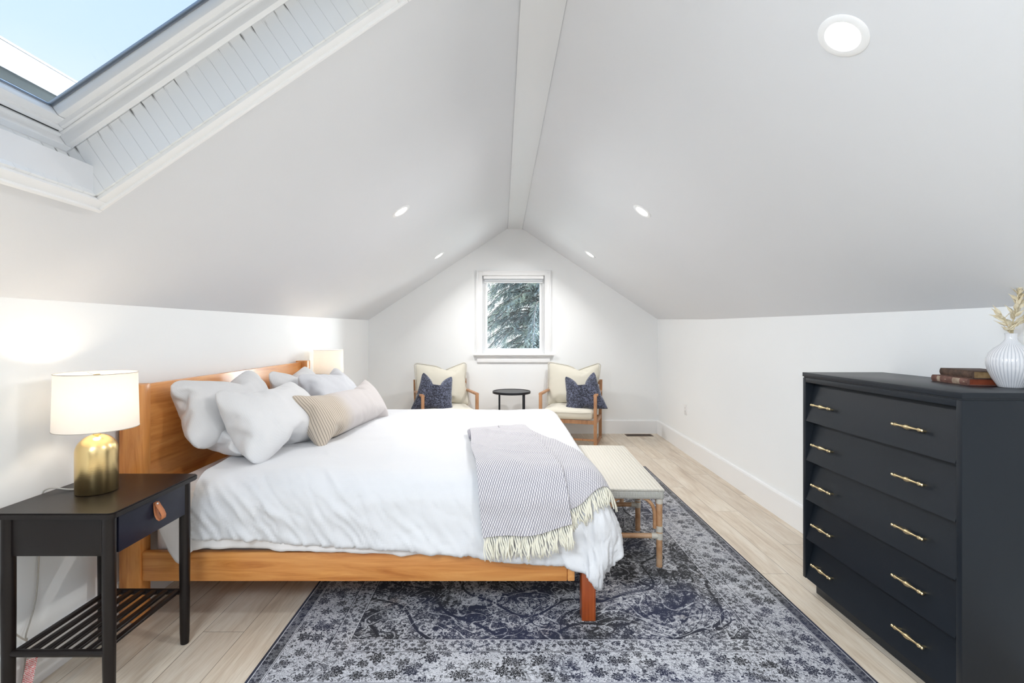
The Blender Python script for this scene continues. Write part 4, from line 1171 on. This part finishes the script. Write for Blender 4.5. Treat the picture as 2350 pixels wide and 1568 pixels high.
def place_cushion(label, rz, loc, right_l, up_l, flip):
    R = Matrix.Rotation(rz, 3, 'Z')
    return pillow('throw_cushion', 'chop', M_VELVET, label, loc, R@Vector(right_l), R@Vector(up_l), (1.10, .98, .62), sag=.1, wr=.006, seed=21, flip=flip, cat='cushion', group='navy cushions on the armchairs')
place_cushion('dark navy textured cushion propped on the left armchair', math.radians(18.5), (-.80, 5.885, .645), (.96, -.10, -.16), (.16, .33, .95), False)
place_cushion('dark navy textured cushion propped on the right armchair', math.radians(-17.5), (.975, 5.93, .645), (.96, .12, .17), (-.12, .33, .94), True)

# round side table
st = thing('side_table', 'black round metal side table between the two armchairs', 'side table', (U(1174, 6.12), 6.12, 0))
bm = bmesh.new(); lathe(bm, [(0, .578), (.232, .578), (.238, .581), (.238, .604), (.235, .607), (.229, .607), (.228, .602), (0, .602)], 72); obj('tabletop', bm, M_TABLE, st)
for sx in (-1, 1):
    for sy in (-1, 1):
        bm = bmesh.new(); bx(bm, (sx*.152, sy*.13, .289), (.022, .022, .578), bevel=.002); obj('leg', bm, M_TABLE, st)
for sy in (-1, 1):
    bm = bmesh.new(); bx(bm, (0, sy*.13, .012), (.282, .020, .020), bevel=.002); obj('foot_bar', bm, M_TABLE, st)

# ------------------------------------------------------------------ chest of drawers
DXF, DXB, DYN, DYF, DT = 1.560, 1.974, 1.655, 2.530, 1.128
dr = thing('chest_of_drawers', 'charcoal black chest of five louvred drawers with brass pulls by the right wall', 'chest of drawers', (0, 0, 0))
bm = B(DXF-.002, DXB, DYN-.002, DYF+.002, DT-.021, DT, .002); obj('top_panel', bm, M_DRESS, dr)
bm = B(DXF+.004, DXB-.002, DYN+.003, DYF-.003, DT-.027, DT-.021); obj('reveal_strip', bm, M_DRESS, dr)
for y0, y1 in ((DYN, DYN+.022), (DYF-.022, DYF)):
    bm = B(DXF, DXB, y0, y1, .072, DT-.027, .0015); obj('side_panel', bm, M_DRESS, dr)
bm = B(DXF, DXF+.022, DYN+.022, DYF-.022, DT-.050, DT-.027, .001); obj('top_rail', bm, M_DRESS, dr)
bm = B(DXB-.012, DXB, DYN+.022, DYF-.022, .072, DT-.027); obj('back_panel', bm, M_DRESS, dr)
bm = B(DXF+.050, DXB-.03, DYN+.030, DYF-.030, .0, .078, .001); obj('plinth', bm, M_DRESS, dr)
bm = B(DXF+.06, DXB-.012, DYN+.022, DYF-.022, .072, .086); obj('bottom_panel', bm, M_DRESS, dr)
z_hi = DT-.050; pitch = (z_hi-.072)/5
def pull():
    bm = bmesh.new(); L = .074
    # turned bar along y with collars, a centre boss, ball tips and two stand-offs
    prof = [(-L, 0), (-L, .0035), (-L+.003, .0062), (-L+.008, .0058), (-L+.010, .0038), (-L+.014, .0068), (-L+.020, .0078), (-L+.024, .0058), (-L+.034, .0040), (-.020, .0054), (-.012, .0068), (-.008, .0088), (0, .0098), (.008, .0088), (.012, .0068), (.020, .0054), (L-.034, .0040), (L-.024, .0058), (L-.020, .0078), (L-.014, .0068), (L-.010, .0038), (L-.008, .0058), (L-.003, .0062), (L, .0035), (L, 0)]
    n = 18; rings = [[bm.verts.new((r*math.cos(2*math.pi*k/n), y, r*math.sin(2*math.pi*k/n))) for k in range(n)] for y, r in prof]
    for a, b in zip(rings, rings[1:]):
        for k in range(n): bm.faces.new((a[k], a[(k+1) % n], b[(k+1) % n], b[k]))
    bmesh.ops.remove_doubles(bm, verts=bm.verts[:], dist=1e-6)
    for y in (-L+.019, L-.019): tube(bm, [(0, y, 0), (.026, y, 0)], .0042, 12)
    return bm
tilt = math.atan2(.046, pitch)
for k in range(5):
    z1 = z_hi-k*pitch; z0 = z1-pitch
    bm = bmesh.new()     # louvred front: top edge set back, bottom edge proud, plus a short box behind
    prism(bm, [(DXF+.001, z0+.0035), (DXF+.001+.018, z0+.0035), (DXF+.066, z1-.003), (DXF+.046, z1-.003)], 'y', DYN+.026, DYF-.024)
    dw = obj('drawer', bm, M_DRESS, dr, smooth=False)
    zc = (z0+z1)/2-.008; t_ = (zc-z0)/pitch; xs = DXF+.001+.046*t_
    for yy in (2.385, 1.876):
        h = obj('handle', pull(), M_PULL, dw, label='antique brass turned pull')
        h.matrix_parent_inverse = Matrix.Identity(4); h.location = (xs-.026, yy, zc); h.rotation_euler = (0, tilt, 0)

# books and vase
def book(label, corner, rz, L, Wd, T, cover, edge, gilt=None, bands=True):
    """spine along local y facing -x"""
    t = thing('hardcover_book', label, 'book', corner, rz)
    bm = bmesh.new(); c = .003
    bx(bm, (Wd/2, L/2, c/2), (Wd, L, c), bevel=.0008); bx(bm, (Wd/2, L/2, T-c/2), (Wd, L, c), bevel=.0008)
    prof = [(.002, 0), (-.002, T*.2), (-.0035, T*.5), (-.002, T*.8), (.002, T), (.006, T), (.006, 0)]
    prism(bm, prof, 'y', 0, L); obj('cover', bm, cover, t, smooth=True, auto=40)
    bm = B(.007, Wd-.003, .003, L-.003, c, T-c); obj('page_block', bm, edge, t, smooth=False)
    if gilt:
        for y0, y1, ht in gilt:
            bm = bmesh.new(); prism(bm, [(p[0]-.0004 if p[0] < .004 else p[0], T/2+(p[1]-T/2)*ht) for p in prof[:5]]+[(.003, T/2+T/2*ht), (.003, T/2-T/2*ht)], 'y', y0, y1); obj('spine_band', bm, M_GILT, t, smooth=True)
    return t
def m_old(name, a, b):
    m = Mat(name, rough=.75); v = m.coord(); n = m.noise(v, 40, 5, .7); m.color(m.ramp(n, [(.35, a), (.65, b)])); m.bump(n, .3, .002); return m.m
M_BK1 = m_old('worn_brown_leather', (.045, .025, .017), (.13, .075, .05)); M_BK2 = m_old('faded_brown_cloth', (.13, .06, .045), (.22, .11, .085))
M_GILT = m_old('cream_spine_panel', (.30, .21, .15), (.48, .38, .28)); M_PG1 = m_old('aged_pages', (.20, .12, .05), (.34, .22, .10)); M_PG2 = m_old('red_page_edges', (.20, .035, .010), (.27, .055, .018))
bkx, bky = 1.800, 1.885
book('faded brown book with cream spine bands, lower of the two on the chest', (bkx, bky, DT), math.radians(-9), .195, .150, .0265, M_BK2, M_PG2, [(.040, .078, 1.0), (.145, .162, 1.0), (.012, .020, .45), (.110, .118, .45)])
book('dark worn leather book lying on top of the brown book', (bkx+.012, bky-.005, DT+.0268), math.radians(-13), .190, .140, .029, M_BK1, M_PG1)
vx, vy = 1.893, 1.815
def m_vase():
    m = Mat('white_glaze', rough=.22, Coat_Weight=.6); t = m.n('ShaderNodeTexCoord'); x, y, z = m.xyz(t.outputs['Object'])
    th = y.atan2(x); g = ((th*(40/(2*math.pi))).frac()-.5).abs()
    n = m.noise(m.vec(x*30, y*30, z*8), 2, 3)
    m.color(m.mix((g.ss(.22, .46)+(n-.5)*.3).max(0).min(1)*.75, (.78, .78, .80), (.46, .475, .52))); return m.m
vase = thing('ribbed_vase', 'round white ribbed ceramic vase with narrow neck beside the books', 'vase', (vx, vy, DT))
bm = bmesh.new(); rib = lambda a, z: 1+(.022*abs(math.sin(a*20)) if .012 < z < .182 else 0)
prof = [(0, .0), (.034, .0), (.037, .003), (.040, .010), (.052, .034), (.063, .062), (.068, .088), (.067, .108), (.060, .128), (.046, .146), (.030, .160), (.020, .172), (.0165, .182), (.0165, .196), (.0185, .201), (.0165, .202), (.0135, .196), (.0135, .18), (.02, .16), (0, .15)]
lathe(bm, prof, 160, close=False, fn=rib); obj('body', bm, m_vase(), vase, auto=60)
M_DRY = m_old('dried_cream_leaf', (.66, .55, .36), (.80, .74, .58)); M_STEM = m_old('dried_stem', (.45, .36, .20), (.60, .52, .35))
plant = thing('dried_stems', 'spray of bleached dried leaves standing in the ribbed vase', 'dried plant', (vx, vy, DT+.16))
rng = random.Random(11)
def leaf_bm(bm, p, d, L, w):
    d = d.normalized(); s = d.cross(Vector((rng.uniform(-1, 1), rng.uniform(-1, 1), rng.uniform(-1, 1)))).normalized(); n = d.cross(s); N_ = 7; cols = []
    for k in range(N_+1):
        t = k/N_; ww = w*math.sin(min(1, t*1.25)**.8*math.pi)**.9 if t < .8 else w*(1-t)*1.9*.75; ww = max(ww, .0002)
        c = p+d*(L*t)+n*(L*.18*t*t); cols.append((bm.verts.new(c-s*ww+n*ww*.35), bm.verts.new(c), bm.verts.new(c+s*ww+n*ww*.35)))
    for a, b in zip(cols, cols[1:]):
        bm.faces.new((a[0], a[1], b[1], b[0])); bm.faces.new((a[1], a[2], b[2], b[1]))
stems = [[(0, 0, -.02), (-.004, 0, .05), (-.022, -.003, .085), (-.045, -.004, .115)],
         [(0, 0, -.02), (.004, 0, .06), (.012, .0, .11), (.028, .002, .17), (.030, .0, .235)],
         [(.003, 0, -.02), (.008, 0, .06), (.026, .0, .085), (.050, .0, .095)],
         [(0, .003, -.02), (.006, .004, .07), (.030, .01, .13), (.05, .01, .19)]]
for st_ in stems:
    bm = bmesh.new(); P = [Vector(p) for p in st_]; tube(bm, P, .0016, 6); sm = obj('stem', bm, M_STEM, plant)
    bm = bmesh.new()
    for i in range(1, len(P)):
        for k in range(9 if i > 1 else 1):
            t = rng.random(); p = P[i-1].lerp(P[i], t); ax = (P[i]-P[i-1]).normalized()
            d = ax*rng.uniform(.2, 1.1)+Vector((rng.uniform(-1, 1), rng.uniform(-.8, .8), rng.uniform(-.25, .7)))
            leaf_bm(bm, p, d, rng.uniform(.028, .052), rng.uniform(.0045, .0075))
    lf_ = obj('leaves', bm, M_DRY, sm, auto=None)
    m = lf_.modifiers.new('thickness', 'SOLIDIFY'); m.thickness = .0004

# ------------------------------------------------------------------ recessed lights
def downlight(label, side, u=None, v=None, X=None, Y=None, power=1.0, grp='recessed ceiling lights'):
    if X is None:
        # intersect the sight line of the photograph with the slope
        lo, hi = .3, 8
        for _ in range(60):
            Y = (lo+hi)/2; x = U(u, Y); z = V(v, Y)
            if side == 'R': ins = z < (zR(x, Y) if x > RXR else RZ)
            else: ins = z < (zL(x, Y) if x < RXL else RZ)
            lo, hi = (Y, hi) if ins else (lo, Y)
        X = U(u, Y)
    s = rslope(Y) if side == 'R' else -lslope(Y); z = zR(X, Y) if side == 'R' else zL(X, Y)
    n = Vector((-s, 0, -1)).normalized()
    t = thing('recessed_downlight', label, 'ceiling light', (X, Y, z), group=grp)
    t.rotation_euler = n.to_track_quat('-Z', 'Y').to_euler()
    bm = bmesh.new(); lathe(bm, [(.046, -.001), (.050, -.004), (.066, -.0045), (.071, -.002), (.072, .003), (.046, .003)], 48, close=False); obj('trim_ring', bm, M_TRIM, t)
    bm = bmesh.new(); lathe(bm, [(.0, -.001), (.047, -.001), (.047, .003), (0, .003)], 40, close=False); obj('diffuser', bm, M_LED, t, smooth=False)
    l = lamp('led_light', 'AREA', (0, 0, -.007), DOWNLIGHT_POWER*power, (1, .985, .965), shape='DISK', size=.085, spread=math.radians(150)); l.parent = t
    return t
downlight('large glowing recessed light at the top right of the sloping ceiling', 'R', 1935, 83, power=.8)
downlight('recessed light halfway along the right slope', 'R', 1473.5, 485, power=1.0)
downlight('small far recessed light on the right slope above the gable wall', 'R', 1354, 584, power=1.25)
downlight('recessed light halfway along the left slope', 'L', 920, 485, power=1.0)
downlight('small far recessed light on the left slope above the gable wall', 'L', 1007, 587, power=1.25)

# floor vent
vt = thing('floor_vent', 'bronze slotted floor register near the far right corner', 'floor vent', (U(1466, 6.36), 6.355, 0))
bm = bmesh.new(); bx(bm, (0, -.055, .002), (.345, .016, .004), bevel=.001); bx(bm, (0, .055, .002), (.345, .016, .004), bevel=.001); bx(bm, (-.165, 0, .002), (.016, .11, .004), bevel=.001); bx(bm, (.165, 0, .002), (.016, .11, .004), bevel=.001); bx(bm, (0, 0, .002), (.008, .1, .0035))
for k in range(26):
    if abs(k-12.5) > .6: bx(bm, (-.156+.0125*k, 0, .0018), (.0045, .1, .003))
obj('grille', bm, M_BRONZE, vt, smooth=False)
bm = bmesh.new(); bx(bm, (0, 0, .0006), (.33, .11, .001)); obj('duct', bm, M_DARK, vt, smooth=False)

# ------------------------------------------------------------------ outside the gable window
def conifer():
    rng = random.Random(5); T = thing('spruce_tree', 'tall grey-green spruce tree standing outside the gable window', 'tree', (1.25, 15.5, -3.6))
    M_BARK = m_old('spruce_bark', (.10, .085, .075), (.20, .17, .15))
    mm = Mat('spruce_needles', rough=.7); v = mm.coord(); n = mm.noise(v, 1.6, 5)
    mm.color(mm.ramp(n, [(.36, (.20, .235, .235)), (.5, (.27, .31, .30)), (.64, (.42, .46, .36))]))
    H = 11.5; bm = bmesh.new(); tube(bm, [(0, 0, 0), (.03, 0, 4), (0, 0, H)], [.17, .11, .02], 12); obj('trunk', bm, M_BARK, T)
    vs, fs = [], []; bm = bmesh.new()
    def spray(p, d, L):
        s = d.cross(Vector((0, 0, 1))).normalized(); k_n = max(3, int(L/.04))
        for k in range(k_n):
            t = k/k_n; c = p+d*(L*t)+Vector((0, 0, -L*.25*t*t))
            for sg in (-1, 1):
                a = (s*sg*rng.uniform(.3, 1)+d*.8+Vector((0, 0, rng.uniform(-.9, .35)))).normalized(); l = rng.uniform(.05, .12)*(1-t*.4)
                w = Vector((rng.uniform(-1, 1), rng.uniform(-1, 1), rng.uniform(-1, 1))).normalized()*.011
                i = len(vs); vs.extend([c+w, c-w, c+a*l-w*.5, c+a*l+w*.5]); fs.append((i, i+1, i+2, i+3))
    for i in range(520):
        h = 3.2+(H-3.4)*rng.random(); R = (H-h)*.36+.30; ang = rng.uniform(0, 2*math.pi); R *= rng.uniform(.55, 1.15); up = rng.uniform(-.15, .45)
        if math.sin(ang) > .6 and rng.random() < .6: continue
        pts = []
        wob = rng.uniform(-.25, .25)
        for k in range(7):
            t = k/6; aa = ang+wob*t; pts.append(Vector((R*t*math.cos(aa), R*t*math.sin(aa), h+R*(up*t-.55*t*t)+.05*math.sin(t*9+i))))
        tube(bm, pts, [.018*(1-t/7)+.003 for t in range(7)], 4, cap=False)
        for k in range(6):
            for q in range(4):
                p = pts[k].lerp(pts[k+1], q/4+rng.uniform(0, .25)); o_ = (pts[k+1]-pts[k]).normalized(); side = o_.cross(Vector((0, 0, 1))).normalized()
                for sg in (-1, 1):
                    if rng.random() < .2: continue
                    dd = (o_*rng.uniform(.3, 1)+side*sg*rng.uniform(.1, 1)+Vector((0, 0, rng.uniform(-1.2, .1)))).normalized(); spray(p, dd, rng.uniform(.14, .42)*(1-.35*k/6))
    obj('branches', bm, M_BARK, T)
    f = obj('needles', (vs, fs), mm.m, T, smooth=False); f['kind'] = 'stuff'
conifer()
g_ = bmesh.new(); bx(g_, (0, 40, -3.65), (80, 70, .1)); o = obj('lawn', g_, Mat('winter_lawn', (.35, .37, .30), .95).m, smooth=False); o['kind'] = 'structure'
